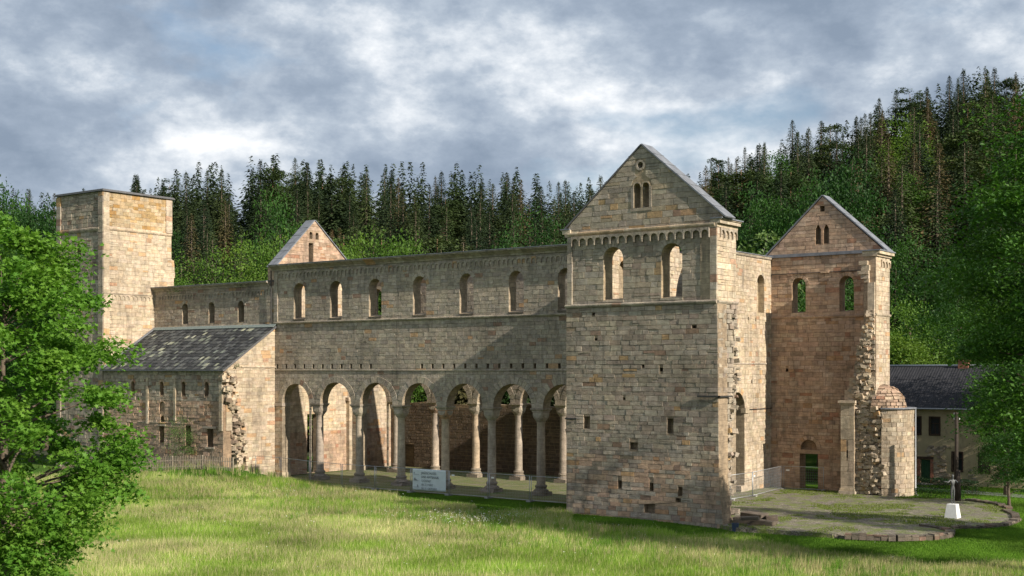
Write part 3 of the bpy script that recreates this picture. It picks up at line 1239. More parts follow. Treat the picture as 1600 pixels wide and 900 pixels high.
def transept_upper():
    ob = core('transept_gable', frU, upO, upW_ops + [op(6.62, 23.86, 0.24, 24.34, n=0)], 1.15, church, (0.38, 0.32, 0.23))
    W = dict(ob=ob, fr=frU, weight=1.35, voussoirs=[])
    sur = [op(6.7, 21.2, 0.66, 22.62, 0.3, n=8), op(6.62, 23.68, 0.40, 24.52, n=0)]
    lay(W, upO, opsU[:2] + sur, PAL_TRANS, h=(0.30, 0.47), l=(0.5, 1.3), proud=(0.012, 0.034), levels=(14.98, 20.0, 21.2), rough=0.011, gap=0.014,
        palf=lambda u, z: PAL_TRANS if z < 19.9 else PAL_GREY + [(1.2, (0.42, 0.30, 0.17)), (2, (0.40, 0.335, 0.235))])
    for o in opsU[:2]:
        ring_stones(W, o, PAL_GREY)
    # surround of the twin window
    mb = MB()
    c = pick(PAL_GREY)
    for o in (dict(u=6.36), dict(u=7.04)):
        n = 9
        for k in range(n):
            a0, a1 = math.pi * k / n, math.pi * (k + 1) / n
            vs = []
            for d in (-0.02, 0.05):
                for r, a in ((0.275, a0), (0.345, a0), (0.345, a1), (0.275, a1)):
                    vs.append(frU.p(o['u'] + r * math.cos(a), 22.62 + r * math.sin(a), d))
            mb.hexa(vs, c)
    for u0, u1, z0, z1 in ((5.9, 6.085, 21.2, 22.62), (7.315, 7.5, 21.2, 22.62), (5.85, 7.55, 20.98, 21.19)):
        vs = [frU.p(u, z, d) for z in (z0, z1) for u, d in ((u0, 0.05), (u1, 0.05), (u1, -0.05), (u0, -0.05))]
        mb.hexa(vs, pick(PAL_GREY))
    mb.build('window_surround', 'stone', ob)
    mb = MB()
    cx, cy, _ = frU.p(6.70, 0, -0.22)
    mb.lathe([(0.13, 21.2), (0.13, 21.28), (0.075, 21.36), (0.07, 22.3), (0.09, 22.4), (0.14, 22.6)], cx, cy, 10, (0.40, 0.36, 0.29))
    mb.build('colonnette', 'stone', ob)
    # ring of the round eye
    mb = MB()
    n = 16
    for k in range(n):
        a0, a1 = 2 * math.pi * k / n, 2 * math.pi * (k + 1) / n
        vs = []
        for d in (-0.5, 0.055):
            for r, a in ((0.22, a0), (0.37, a0), (0.37, a1), (0.22, a1)):
                vs.append(frU.p(6.62 + r * math.cos(a), 24.1 + r * math.sin(a), d))
        mb.hexa(vs, pick(PAL_GREY))
    mb.build('eye_surround', 'stone', ob)
    WALLS.append(W)
    return W


tU = transept_upper()
string_course(tL, TX0 - 0.06, TX1 + 0.06, 14.505, 0.26, 0.17)
string_course(tU, TX0 + 0.15, TX1 - 0.1, 19.52, 0.34, 0.24, pal=[(1, (0.46, 0.39, 0.28)), (1, (0.43, 0.34, 0.22))], name='cornice', seg=1.2)
frieze(tU, 1.1, 11.95, 18.85, 19.51, 17, 0.27, name='arched_frieze', leg=0.05)
blocks(tU, [(TX0 + 0.08, 1.08, 14.77, 19.5, -0.02, 0.14), (11.97, TX1 + 0.02, 14.77, 19.9, -0.02, 0.14)], 'corner_strip', pal=PAL_GREY)
for o in opsU[:2]:
    blocks(tU, [(o['u'] - 0.84, o['u'] + 0.84, 14.83, 14.975, -0.3, 0.07)], 'window_sill', pal=[(1, (0.42, 0.37, 0.29))])
rake_coping(tU, 0.35, 20.02, 6.72, 25.47, 1.15, 'dark_lead', 0.09, 0.10)
rake_coping(tU, 6.72, 25.47, 13.05, 20.1, 1.15, 'lead', 0.10, 0.14)
# short eaves blocks at the feet of the gable
for nm, (x0, x1) in (('eaves_block', (-0.25, 0.95)), ('eaves_block', (12.0, 13.3))):
    mb = MB()
    for z0, z1, g in ((19.52, 19.75, 0.0), (19.75, 19.98, 0.22), (19.98, 20.05, 0.3)):
        lo = max(x0, 0.5) if x0 < 1 else x0
        hi = x1 if x0 < 1 else 12.5
        mb.box(lo - (g if x0 < 1 else 0), -0.10, z0, hi + (g if x0 > 1 else 0), 2.9, z1 - 0.003, pick(PAL_BUFF))
    e = mb.build(nm, 'stone', tU['ob'])
    mb = MB()
    mb.box((0.5 - 0.36) if x0 < 1 else 12.0, -0.16, 20.052, 0.9 if x0 < 1 else 12.5 + 0.38, 3.0, 20.13)
    mb.build('lead_capping', 'lead', tU['ob'])
# iron bars
mb = MB()
mb.box(TX0 - 0.02, -0.24, 6.66, 1.55, -0.14, 6.76)
mb.build('iron_anchor', 'iron', tL['ob'])
mb = MB()
mb.box(11.1, -0.26, 8.35, 12.75, -0.15, 8.47)
mb.box(12.64, -0.26, 8.36, 12.75, 1.6, 8.46)
mb.build('iron_anchor', 'iron', tL['ob'])

# --- east return of the south transept (broken wall stub)
frE = east(12.42)
edge = jag([(1.35, -0.6), (1.5, 2.5), (1.9, 4.6), (1.75, 6.5), (2.55, 8.2), (2.35, 11.5), (2.75, 14.2)], 0.5, 0.2)
eL = wall('transept_east_stub', frE, [(0.0, -0.6)] + edge + [(2.75, 14.5), (0.0, 14.5)], [], 1.2, PAL_TRANS, church, 0.9, (0.34, 0.29, 0.22), rough=0.03, proud=(0.03, 0.16), l=(0.35, 0.8))
eU = wall('transept_east_stub', frE, [(0.0, 14.5), (2.75, 14.5), (2.75, 19.5), (0.0, 19.5)], [], 1.2, PAL_BUFF, church, 0.9, (0.40, 0.34, 0.26), h=(0.3, 0.45), l=(0.5, 1.1))
string_course(eU, -0.05, 2.85, 14.505, 0.24, 0.17)
frieze(eU, 0.35, 2.75, 18.85, 19.5, 4, 0.14)
rubble('broken_core', eL['ob'], lambda: (random.uniform(11.3, 12.62), random.uniform(1.35, 2.3) * (1 if random.random() < 0.5 else 0.97), random.uniform(-0.3, 8.0)), 130, (0.25, 0.55), PAL_TRANS)
rubble('broken_core', eL['ob'], lambda: (random.uniform(11.6, 12.6), random.uniform(1.9, 2.75), random.uniform(7.5, 14.4)), 70, (0.2, 0.45), PAL_TRANS)

# --- west wall of the transept: south arm (seen through the windows) and north arm (sunlit)
frW = east(3.8)
o1 = op(5.6, 14.95, 0.72, 17.5, 0.3, blind=0.5)
wS = wall('transept_west_wall', east(1.9), [(1.1, 0), (8.4, 0), (8.4, 19.5), (1.1, 19.5)], [o1], 1.25, PAL_BUFF, church, 0.1, (0.42, 0.36, 0.27))
nwops = [op(20.3, -0.02, 1.35, 6.95, 0.5, vn=11), op(24.7, 15.0, 0.72, 17.5, 0.3, blind=0.55)]
nwops[0]['z0'] = 0.02
for u, z in ((22.4, 14.3), (23.8, 14.25), (25.9, 14.2), (23.0, 9.0)):
    nwops.append(op(u, z, 0.1, z + 0.28, n=0, blind=0.3))
wN = wall('transept_west_wall', frW, [(18.2, 0), (26.9, 0), (26.9, 19.6), (18.2, 19.6)], nwops, 1.2, PAL_BUFF, church, 0.9, (0.45, 0.39, 0.29), h=(0.28, 0.44), l=(0.4, 1.0))
blocks(wN, [(18.2, 26.9, 10.62, 10.72, -0.02, 0.09)], 'ledge')
blocks(wN, [(21.7, 26.8, 6.80, 6.87, 0.05, 0.11)], 'iron_bar', 'iron')
blocks(wN, [(21.6, 22.3, 6.55, 6.95, -0.3, 0.14)], 'impost', pal=PAL_BUFF)
blocks(wN, [(20.6, 22.0, 0.0, 0.28, -1.0, 0.22), (20.8, 21.95, 0.28, 0.55, -1.0, 0.13)], 'pier_base', pal=PAL_BUFF)
cornice(wN, 18.2, 26.9, 19.61, 19.82, 0.16, lead='lead', thick=1.2)

# broken springing of the crossing arch, glimpsed through the window
arcO = [(8.42, 8.0), (9.5, 8.0), (9.5, 14.4), (9.75, 14.5), (10.25, 14.55), (10.3, 15.2), (9.95, 15.35)]
arcO += [(10.05, 16.0), (10.25, 16.7), (10.6, 17.4), (11.1, 18.1), (11.7, 18.6), (11.2, 19.0), (10.6, 19.05), (10.5, 19.5), (8.42, 19.5)]
cA = wall('crossing_arch_springing', frW, arcO, [], 1.2, PAL_BUFF, church, 0.05, (0.45, 0.38, 0.28), rough=0.02)

# --- north transept: north wall, inner face and gable
frN = south(26.8)
nO = [(3.6, -0.1), (13.6, -0.1), (13.75, 0.5), (13.8, 19.75), (13.95, 19.75), (8.5, 24.72), (3.2, 19.75), (3.6, 19.75)]
opsN = [op(6.36, 15.0, 0.62, 17.35, 0.34, mid=0.56, sill=0.1, vn=9), op(10.6, 15.0, 0.62, 17.35, 0.34, mid=0.56, sill=0.1, vn=9),
        op(7.27, 0.02, 0.82, 3.03, n=0), op(7.27, 3.38, 0.72, 3.5, 0.38, n=10, blind=0.4, vn=9),
        op(8.1, 20.75, 0.24, 22.1, n=8), op(8.82, 20.75, 0.24, 22.1, n=8), op(8.47, 23.45, 0.2, 23.95, n=0), op(5.3, 10.0, 0.12, 10.25, n=0, blind=0.4)]


def pal_north(u, z):
    return PAL_ROSE


nT = wall('north_transept_wall', frN, nO, opsN, 1.2, PAL_ROSE, church, 1.1, (0.36, 0.26, 0.18), h=(0.26, 0.42), l=(0.45, 1.2), levels=(3.03, 15.0, 19.75), palf=pal_north)
blocks(nT, [(6.2, 8.35, 3.04, 3.37, -0.5, 0.05)], 'lintel', pal=PAL_ROSE)
string_course(nT, 3.85, 12.6, 14.5, 0.24, 0.15, pal=PAL_ROSE)
blocks(nT, [(3.85, 12.3, 18.32, 18.38, 0.05, 0.10)], 'iron_bar', 'iron')
blocks(nT, [(8.35, 9.1, 18.28, 18.46, -0.02, 0.16)], 'corbel', pal=PAL_ROSE)
blocks(nT, [(3.6, 13.9, 19.76, 20.02, -0.02, 0.20)], 'lead_flashing', 'lead')
blocks(nT, [(8.40, 8.52, 20.75, 22.1, -0.3, 0.03)], 'colonnette', pal=PAL_BUFF)
rake_coping(nT, 3.05, 19.72, 8.5, 24.78, 1.2, 'lead', 0.1, 0.1)
rake_coping(nT, 8.5, 24.78, 14.15, 19.72, 1.2, 'lead', 0.1, 0.12)

# north-east corner: stub of the east wall, its broken core and arch corbels
frNE = east(13.8)
edgeN = [(25.0, 0), (28.0, 0), (28.0, 19.3), (24.9, 19.3), (24.9, 15.0)] + list(reversed(jag([(25.0, 0.6), (25.05, 7.5), (25.0, 15.0)], 0.5, 0.15)))[1:]
nE = wall('transept_east_stub', frNE, [(25.0, 0), (28.0, 0), (28.0, 19.3), (24.9, 19.3), (24.9, 0.5)], [], 1.0, PAL_BUFF, church, 1.0, (0.42, 0.34, 0.26), levels=(14.6,), h=(0.3, 0.45), l=(0.5, 1.2))
string_course(nE, 24.85, 28.1, 14.5, 0.22, 0.14, pal=PAL_BUFF)
frieze(nE, 26.0, 28.0, 18.5, 19.1, 3, 0.12, pal=PAL_BUFF)
blocks(nE, [(24.8, 28.1, 19.31, 19.5, -1.1, 0.15), (24.8, 28.2, 19.503, 19.74, -1.1, 0.35)], 'cornice', pal=PAL_BUFF)
blocks(nE, [(24.7, 28.3, 19.745, 19.83, -1.1, 0.42)], 'lead_capping', 'lead')
blocks(nE, [(24.7, 25.2, 17.2, 17.5, -0.9, -0.5), (24.6, 25.2, 17.5, 17.85, -1.15, -0.5), (24.5, 25.2, 17.86, 18.15, -1.4, -0.5), (24.6, 25.2, 18.16, 18.6, -1.1, -0.45), (24.55, 25.2, 18.61, 18.95, -1.3, -0.6), (24.72, 25.0, 14.8, 17.19, -0.62, -0.05)], 'arch_corbel', pal=PAL_BUFF)
# south-facing broken section, wider towards the ground
frNS = south(24.95)
sec = [(12.0, 0.0), (14.0, 0.0), (14.0, 7.0), (13.75, 8.8), (13.75, 15.2), (13.45, 15.2)] + jag([(13.3, 15.0), (12.7, 13.0), (12.15, 10.9), (12.0, 8.6), (11.9, 7.4), (12.0, 0.2)], 0.5, 0.12)[1:]
nB = wall('broken_wall_section', frNS, sec, [], 1.9, PAL_BUFF, church, 0.8, (0.40, 0.32, 0.24), proud=(0.02, 0.22), l=(0.25, 0.6), h=(0.2, 0.36), rough=0.05)


def brk():
    z = random.uniform(0.2, 15.0)
    lo = np.interp(z, [0, 7.4, 8.6, 10.9, 13, 15], [13.0, 12.2, 12.1, 12.2, 12.7, 13.3])
    hi = np.interp(z, [0, 7, 9, 15], [13.9, 13.4, 13.2, 13.6])
    return (random.uniform(lo, hi), 24.9 + random.uniform(-0.12, 0.05), z)


rubble('broken_core', nB['ob'], brk, 420, (0.18, 0.42), PAL_BUFF)
rubble('broken_core', nB['ob'], lambda: (random.uniform(13.6, 14.5), 24.72 + random.uniform(-0.12, 0.3), random.uniform(0.1, 7.3)), 150, (0.2, 0.5), PAL_BUFF)
rubble('broken_core', nB['ob'], lambda: (random.uniform(11.6, 13.4), 25.0 + random.uniform(-0.25, 0.5), random.uniform(7.5, 9.3)), 45, (0.25, 0.5), PAL_BUFF)
# free pilaster with impost
mb = MB()
fr0 = south(24.55)
W0 = wall('pilaster', south(24.5), [(11.0, 0.0), (12.15, 0.0), (12.15, 7.3), (11.0, 7.3)], [op(11.55, 3.0, 0.07, 3.6, n=0, blind=0.3)], 1.4, PAL_BUFF, church, 0.9, (0.40, 0.33, 0.25), h=(0.7, 1.2), l=(0.6, 1.3), proud=(0.01, 0.02))
blocks(W0, [(10.9, 12.25, 0.0, 0.32, -1.4, 0.16), (10.95, 12.2, 0.322, 0.5, -1.4, 0.09)], 'base', pal=PAL_BUFF)
blocks(W0, [(10.92, 12.23, 7.302, 7.45, -1.4, 0.10), (10.85, 12.3, 7.452, 7.65, -1.4, 0.18), (11.2, 12.3, 7.652, 8.5, -1.4, -0.35), (11.5, 12.3, 8.502, 9.5, -1.4, -0.6)], 'impost', pal=PAL_BUFF)
# side apse: curved wall, rubble half-dome
acx, acy, ar = 14.15, 26.6, 2.05


def apse():
    mb = MB()
    n = 16
    a0, a1 = R(-84), R(60)
    vs, fs = [], []
    for k in range(n + 1):
        a = a0 + (a1 - a0) * k / n
        for r, z in ((ar - 0.6, 0), (ar, 0), (ar, 7.0), (ar - 0.6, 7.0)):
            vs.append((acx + r * math.cos(a), acy + r * math.sin(a), z))
    for k in range(n):
        for i in range(4):
            j = (i + 1) % 4
            fs.append((k * 4 + i, (k + 1) * 4 + i, (k + 1) * 4 + j, k * 4 + j))
    fs.append((0, 1, 2, 3))
    mb.add(vs, fs, (0.45, 0.38, 0.29))
    ob = mb.build('side_apse', 'wall_core', church)
    st = MB()
    z = 0.0
    while z < 6.95:
        z1 = min(7.0, z + random.uniform(0.28, 0.42))
        if 7.0 - z1 < 0.15:
            z1 = 7.0
        a = a0
        while a < a1 - 0.02:
            b = min(a1, a + random.uniform(0.18, 0.42))
            pr = random.uniform(0.01, 0.045)
            g = 0.006
            vs = [(acx + (ar - 0.01) * math.cos(t), acy + (ar - 0.01) * math.sin(t), zz) for t, zz in ((a + g, z + 0.01), (b - g, z + 0.01), (b - g, z1 - 0.01), (a + g, z1 - 0.01))]
            vs += [(acx + (ar + pr) * math.cos(t), acy + (ar + pr) * math.sin(t), zz) for t, zz in ((a + 2.5 * g, z + 0.03), (b - 2.5 * g, z + 0.03), (b - 2.5 * g, z1 - 0.03), (a + 2.5 * g, z1 - 0.03))]
            st.add(vs, STONE_F, pick(PAL_BUFF))
            a = b
        z = z1
    o = st.build('stone_facing', 'stone', ob)
    o['kind'] = 'stuff'
    # flashing along the wall head
    mb = MB()
    vs, fs = [], []
    for k in range(n + 1):
        a = a0 + (a1 - a0) * k / n
        for r, z in ((ar - 0.65, 7.005), (ar + 0.2, 7.005), (ar + 0.2, 7.11), (ar - 0.65, 7.11)):
            vs.append((acx + r * math.cos(a), acy + r * math.sin(a), z))
    for k in range(n):
        for i in range(4):
            j = (i + 1) % 4
            fs.append((k * 4 + i, (k + 1) * 4 + i, (k + 1) * 4 + j, k * 4 + j))
    fs += [(0, 1, 2, 3), tuple(n * 4 + i for i in (3, 2, 1, 0))]
    mb.add(vs, fs)
    mb.build('lead_flashing', 'lead', ob)
    # half-dome of rough stones
    mb = MB()
    vs, fs = [], []
    M, N = 6, 14
    for i in range(M + 1):
        t = i / M * math.pi / 2
        for k in range(N + 1):
            a = R(-100) + R(190) * k / N
            vs.append((acx - 0.3 + 1.75 * math.cos(t) * math.cos(a), acy - 0.3 + 1.75 * math.cos(t) * math.sin(a), 7.08 + 1.75 * math.sin(t)))
    for i in range(M):
        for k in range(N):
            q = i * (N + 1) + k
            fs.append((q, q + 1, q + N + 2, q + N + 1))
    mb.add(vs, fs, (0.28, 0.21, 0.15))
    dome = mb.build('half_dome', 'stone', ob)
    st = MB()
    z = 0.0
    t = 0.0
    while t < 1.5:
        dt = random.uniform(0.10, 0.17)
        a = R(-100)
        rr = 1.75 * math.cos(t + dt / 2)
        while a < R(88):
            da = random.uniform(0.3, 0.7) / max(rr, 0.3)
            pr = random.uniform(0.0, 0.12)
            vs = []
            for R_ in (1.72, 1.80 + pr):
                for aa, tt in ((a + 0.02, t + 0.012), (a + da - 0.02, t + 0.012), (a + da - 0.02, t + dt - 0.012), (a + 0.02, t + dt - 0.012)):
                    vs.append((acx - 0.3 + R_ * math.cos(tt) * math.cos(aa), acy - 0.3 + R_ * math.cos(tt) * math.sin(aa), 7.08 + R_ * math.sin(tt)))
            st.add(vs, STONE_F, pick(PAL_ROSE))
            a += da
        t += dt
    o = st.build('rubble_facing', 'stone', dome)
    o['kind'] = 'stuff'
    mb = MB()
    px_, py_ = acx + (ar + 0.12) * math.cos(R(15)), acy + (ar + 0.12) * math.sin(R(15))
    mb.tube([(px_, py_, 7.0), (px_, py_, 0.35), (px_ + 0.1, py_ - 0.15, 0.12), (px_ + 0.3, py_ - 0.4, 0.06)], 0.055, 8)
    mb.build('downpipe', 'zinc_pipe', ob, smooth=True)


apse()

# --- north aisle wall, seen dark behind the arcades
frA = south(25.5)
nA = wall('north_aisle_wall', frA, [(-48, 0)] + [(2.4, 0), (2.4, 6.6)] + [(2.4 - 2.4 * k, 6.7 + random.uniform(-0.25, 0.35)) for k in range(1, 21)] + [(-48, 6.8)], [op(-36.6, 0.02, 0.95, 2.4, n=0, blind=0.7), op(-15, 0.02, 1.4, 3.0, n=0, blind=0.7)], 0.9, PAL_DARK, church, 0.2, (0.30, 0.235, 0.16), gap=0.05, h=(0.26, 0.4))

# --- west bay of the nave (lower wall between nave and tower), aisle wing, tower
frV = south(8.45)
vO = [(-56.2, 0), (NX0 - 0.02, 0), (NX0 - 0.02, 18.1), (-56.2, 18.1)]
vops = [op(x, 14.72, 0.44, 16.35, 0.3, mid=0.40, sill=0.1) for x in (-51.2, -47.2, -42.95)]
nV = wall('west_bay_wall', frV, vO, vops, 1.0, PAL_GREY, church, 0.7, (0.36, 0.31, 0.24), palf=lambda u, z: PAL_TRANS)
frieze(nV, -55.2, -39.2, 17.25, 17.75, 36, 0.09)
cornice(nV, -56.2, NX0 - 0.6, 18.105, 18.5, 0.45, lead='lead')
string_course(nV, -56.1, NX0 - 0.4, 14.3, 0.2, 0.12)
mb = MB()
mb.tube([(NX0 - 0.28, 8.28, 19.5), (NX0 - 0.28, 8.28, 14.6)], 0.06, 8)
mb.build('downpipe', 'iron', nV['ob'])

# aisle wing south wall
frS = south(2.27)
sO = [(-56.2, 0), (-38.3, 0), (-38.3, 10.3), (-56.2, 10.3)]
sops = [op(x, 7.75, 0.27, 8.75, 0.24, mid=0.2, n=8, blind=None) for x in (-51.33, -47.0, -43.85, -40.6)]
for o in sops:
    o['blind'] = 0.55
    o['mid'] = None
sops += [op(-47.0, 3.25, 0.36, 4.8, n=0, blind=0.6), op(-40.1, 3.1, 0.42, 4.75, n=0, blind=0.6), op(-43.2, 3.05, 0.4, 4.95, n=0, blind=0.6), op(-51.63, 4.15, 0.3, 5.05, n=0, blind=0.6),
         op(-46.9, 5.25, 0.3, 5.5, n=8, blind=0.5), op(-46.95, 6.2, 0.4, 6.75, 0.18, n=8, blind=0.12)]
aS = wall('aisle_wing_wall', frS, sO, sops, 0.9, PAL_ROSE, church, 0.8, (0.34, 0.26, 0.19), rough=0.02, palf=lambda u, z: PAL_ROSE if z < 7 else PAL_TRANS, proud=(0.01, 0.06))
blocks(aS, [(-49.25, -48.95, 5.0, 9.4, -0.02, 0.12), (-45.2, -44.9, 5.4, 9.4, -0.02, 0.12), (-38.75, -38.35, 4.6, 9.6, -0.02, 0.18)], 'wall_strip', pal=PAL_BUFF)
blocks(aS, [(-41.0, -39.2, 4.78, 4.98, -0.02, 0.14), (-47.5, -46.4, 4.84, 4.98, -0.02, 0.12), (-40.75, -39.5, 2.92, 3.08, -0.02, 0.12)], 'lintel', pal=PAL_TRANS)
string_course(aS, -50.5, -44, 5.05, 0.14, 0.08, pal=PAL_TRANS, name='broken_ledge')

# east end wall of the wing, sunlit, with ragged southern edge
frX = east(-38.25)
xE = jag([(4.95, 0.0), (4.7, 2.0), (4.3, 4.0), (4.5, 5.0), (3.6, 7.0), (3.3, 9.3), (2.9, 9.9)], 0.45, 0.22)
xO = [(8.45, 0.0), (8.45, 14.0), (8.0, 13.85), (2.35, 10.2), (2.35, 9.95)] + list(reversed(xE))
wX = wall('wing_east_wall', frX, list(reversed([(u, z) for u, z in reversed(xO)])), [], 0.9, PAL_BUFF, church, 1.0, (0.45, 0.37, 0.28), h=(0.28, 0.45), l=(0.45, 1.2))
blocks(wX, [(4.3, 8.44, 10.35, 10.47, -0.02, 0.13)], 'ledge', pal=PAL_BUFF)


def brkw():
    z = random.uniform(0.3, 9.8)
    y = float(np.interp(z, [0, 2, 4, 5, 7, 9.3, 10], [4.9, 4.7, 4.3, 4.5, 3.6, 3.3, 2.9]))
    return (-38.2 + random.uniform(-0.5, 0.25), y - random.uniform(-0.15, 1.1), z)


rubble('broken_core', wX['ob'], brkw, 230, (0.25, 0.6), PAL_BUFF + [(4, (0.26, 0.2, 0.15))])
blocks(wX, [(4.6, 5.1, 0.0, 1.7, -0.3, 0.35), (3.9, 4.4, 0.0, 2.1, -0.6, 0.15), (2.5, 3.2, 4.6, 9.0, -0.7, 0.05)], 'broken_pier', pal=PAL_BUFF)


# slate lean-to roof of the wing, every slate a piece
def wing_roof():
    x0, x1 = -55.95, -37.95
    y0, z0, y1, z1 = 1.95, 10.15, 8.42, 14.32
    L = math.hypot(y1 - y0, z1 - z0)
    uy, uz = (y1 - y0) / L, (z1 - z0) / L
    ny, nz = -uz, uy

    def P(x, s, d):
        return (x, y0 + uy * s + ny * d, z0 + uz * s + nz * d)
    mb = MB()
    mb.hexa([P(x0, 0, -0.16), P(x1, 0, -0.16), P(x1, L, -0.16), P(x0, L, -0.16), P(x0, 0, 0), P(x1, 0, 0), P(x1, L, 0), P(x0, L, 0)])
    roof = mb.build('wing_roof', 'dark_lead', church)
    mb = MB()
    mb.hexa([P(x0, L - 0.5, 0.1), P(x1, L - 0.5, 0.1), P(x1, L + 0.02, 0.1), P(x0, L + 0.02, 0.1), P(x0, L - 0.5, 0.14), P(x1, L - 0.5, 0.14), P(x1, L + 0.02, 0.16), P(x0, L + 0.02, 0.16)], (0.17, 0.20, 0.19))
    mb.build('ridge_flashing', 'slate', roof)
    mb = MB()
    mb.hexa([P(x0 - 0.0, 0, 0.1), P(x0 + 0.35, 0, 0.1), P(x0 + 0.35, L, 0.1), P(x0, L, 0.1), P(x0, 0, 0.17), P(x0 + 0.35, 0, 0.15), P(x0 + 0.35, L, 0.15), P(x0, L, 0.17)])
    mb.build('side_flashing', 'lead', roof)
    mb = MB()
    mb.box(x0, y0 - 0.12, z0 - 0.12, x1 + 0.05, y0 - 0.01, z0 + 0.03)
    mb.build('eaves_board', 'dark_lead', roof)
    pal = [(5, (0.035, 0.037, 0.038)), (4, (0.06, 0.063, 0.062)), (3, (0.09, 0.095, 0.09)), (1.5, (0.16, 0.175, 0.14)), (1.1, (0.25, 0.26, 0.185)), (0.7, (0.33, 0.34, 0.25))]
    sl = []
    s = -0.06
    rows = 13
    dh = (L - 0.4) / rows
    for r in range(rows):
        x = x0 + random.uniform(-0.5, 0.0)
        while x < x1:
            w = random.uniform(0.26, 0.44)
            a, b = max(x, x0), min(x + w - 0.02, x1)
            if b - a > 0.1:
                d0 = random.uniform(0.07, 0.10)
                t = random.uniform(-0.03, 0.03)
                top = s + dh * 1.35
                vs = [P(a, s + t, d0 - 0.03), P(b, s + t, d0 - 0.03), P(b, top, 0.015), P(a, top, 0.015), P(a, s + t, d0), P(b, s + t, d0), P(b, top, 0.035), P(a, top, 0.035)]
                f_ = math.sin(a * 0.9 + s * 1.1) + math.sin(a * 0.43 - s * 0.8 + 1) + (0.8 if a < -49 else 0)
                sl.append((vs, pick(pal if f_ > 0.7 else pal[:4] if random.random() < 0.3 else pal[:3])))
            x += w
        s += dh
    BF = [(3, 2, 1, 0), (4, 5, 6, 7), (0, 1, 5, 4), (1, 2, 6, 5), (2, 3, 7, 6), (3, 0, 4, 7)]

    def area(v):
        a = [project(*p)[:2] for p in v[4:]]
        return abs(0.5 * sum(a[i][0] * a[(i + 1) % 4][1] - a[(i + 1) % 4][0] * a[i][1] for i in range(4))) * (1 if v[0][0] > -54 else 0.3)
    sl.sort(key=lambda q: -area(q[0]))
    for vs, c in sl[:300]:
        np_obj('slate', vs, BF, 'slate', roof, c)
    mb = MB()
    for vs, c in sl[300:]:
        mb.hexa(vs, c)
    o = mb.build('slates', 'slate', roof)
    o['kind'] = 'stuff'


wing_roof()

# tower
TWX0, TWX1, TWY0, TWY1 = -63.6, -56.05, 2.3, 10.6
twE = wall('tower_east_wall', east(TWX1), [(TWY0, 0)] + jag([(10.75, 0.0), (11.05, 16), (10.95, 21.5), (10.6, 22.5)], 0.6, 0.12) + [(10.6, 27.8), (TWY0, 27.8)], [], 1.2, PAL_BUFF, church, 1.0, (0.46, 0.37, 0.26),
           h=(0.3, 0.46), l=(0.5, 1.1), levels=(17.7, 24.0), palf=lambda u, z: PAL_OCHRE if z > 24.2 else PAL_BUFF)
string_course(twE, TWY0 + 0.6, TWY1, 24.0, 0.28, 0.17, pal=[(1, (0.52, 0.43, 0.31))])
frieze(twE, 3.3, 8.4, 17.2, 17.65, 10, 0.1, pal=PAL_BUFF)
blocks(twE, [(TWY0 - 0.04, TWY0 + 0.62, 0, 27.7, -0.02, 0.13), (TWY1 - 0.75, TWY1 + 0.02, 24.3, 27.7, -0.02, 0.13)], 'corner_strip', pal=PAL_BUFF)
blocks(twE, [(TWY0, 8.6, 17.68, 17.78, -0.02, 0.16)], 'ledge', pal=PAL_BUFF)
frTS = south(TWY0)
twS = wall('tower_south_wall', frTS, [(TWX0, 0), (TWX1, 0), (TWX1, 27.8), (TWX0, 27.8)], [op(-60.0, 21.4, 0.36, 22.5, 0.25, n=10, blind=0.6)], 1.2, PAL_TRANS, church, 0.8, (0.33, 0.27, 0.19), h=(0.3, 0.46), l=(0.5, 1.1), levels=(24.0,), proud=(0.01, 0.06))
string_course(twS, TWX0, TWX1 - 0.5, 23.9, 0.45, 0.2, pal=PAL_TRANS)
blocks(twS, [(TWX1 - 0.66, TWX1 + 0.09, 0, 27.7, -0.02, 0.15), (TWX0 - 0.05, TWX0 + 0.6, 0, 27.7, -0.02, 0.15)], 'corner_strip', pal=PAL_TRANS)
twN = wall('tower_back_wall', Fr(TWX1 - 0.05, TWY1, -1, 0), [(0, 0), (7.5, 0), (7.5, 27.8), (0, 27.8)], [], 1.2, PAL_BUFF, church, 0.0, (0.4, 0.33, 0.24), h=(0.4, 0.5), l=(0.8, 1.3))
twB = wall('tower_west_wall', Fr(TWX0, TWY1, 0, -1), [(0, 0), (8.25, 0), (8.25, 27.8), (0, 27.8)], [], 1.2, PAL_BUFF, church, 0.0, (0.4, 0.33, 0.24), h=(0.4, 0.5), l=(0.8, 1.3))
mb = MB()
mb.box(TWX0 - 0.3, TWY0 - 0.28, 27.805, TWX1 + 0.28, TWY1 + 0.25, 27.93)
mb.box(TWX0 - 0.2, TWY0 - 0.18, 27.93, TWX1 + 0.18, TWY1 + 0.15, 28.02)
mb.build('tower_capping', 'dark_lead', church)


# --- turn the registered stones into parts
def finish_stones():
    order = sorted(range(len(STONES)), key=lambda i: -STONES[i][3])
    single = set(order[:300])
    rest = {}
    for i, (W, vs, c, a) in enumerate(STONES):
        if i in single:
            np_obj('stone', vs, STONE_F, 'stone', W['ob'], c)
        else:
            rest.setdefault(id(W), (W, MB()))[1].add(vs, STONE_F, c)
    for W, mb in rest.values():
        o = mb.build('stone_facing', 'stone', W['ob'])
        o['kind'] = 'stuff'
    for W in WALLS:
        shown = W['weight'] >= 0.5
        if shown:
            for vs, c in W['voussoirs']:
                np_obj('voussoir', vs, STONE_F, 'stone', W['ob'], c)
        elif W['voussoirs']:
            mb = MB()
            for vs, c in W['voussoirs']:
                mb.add(vs, STONE_F, c)
            o = mb.build('arch_stones', 'stone', W['ob'])
            o['kind'] = 'stuff'


finish_stones()
link = _link0


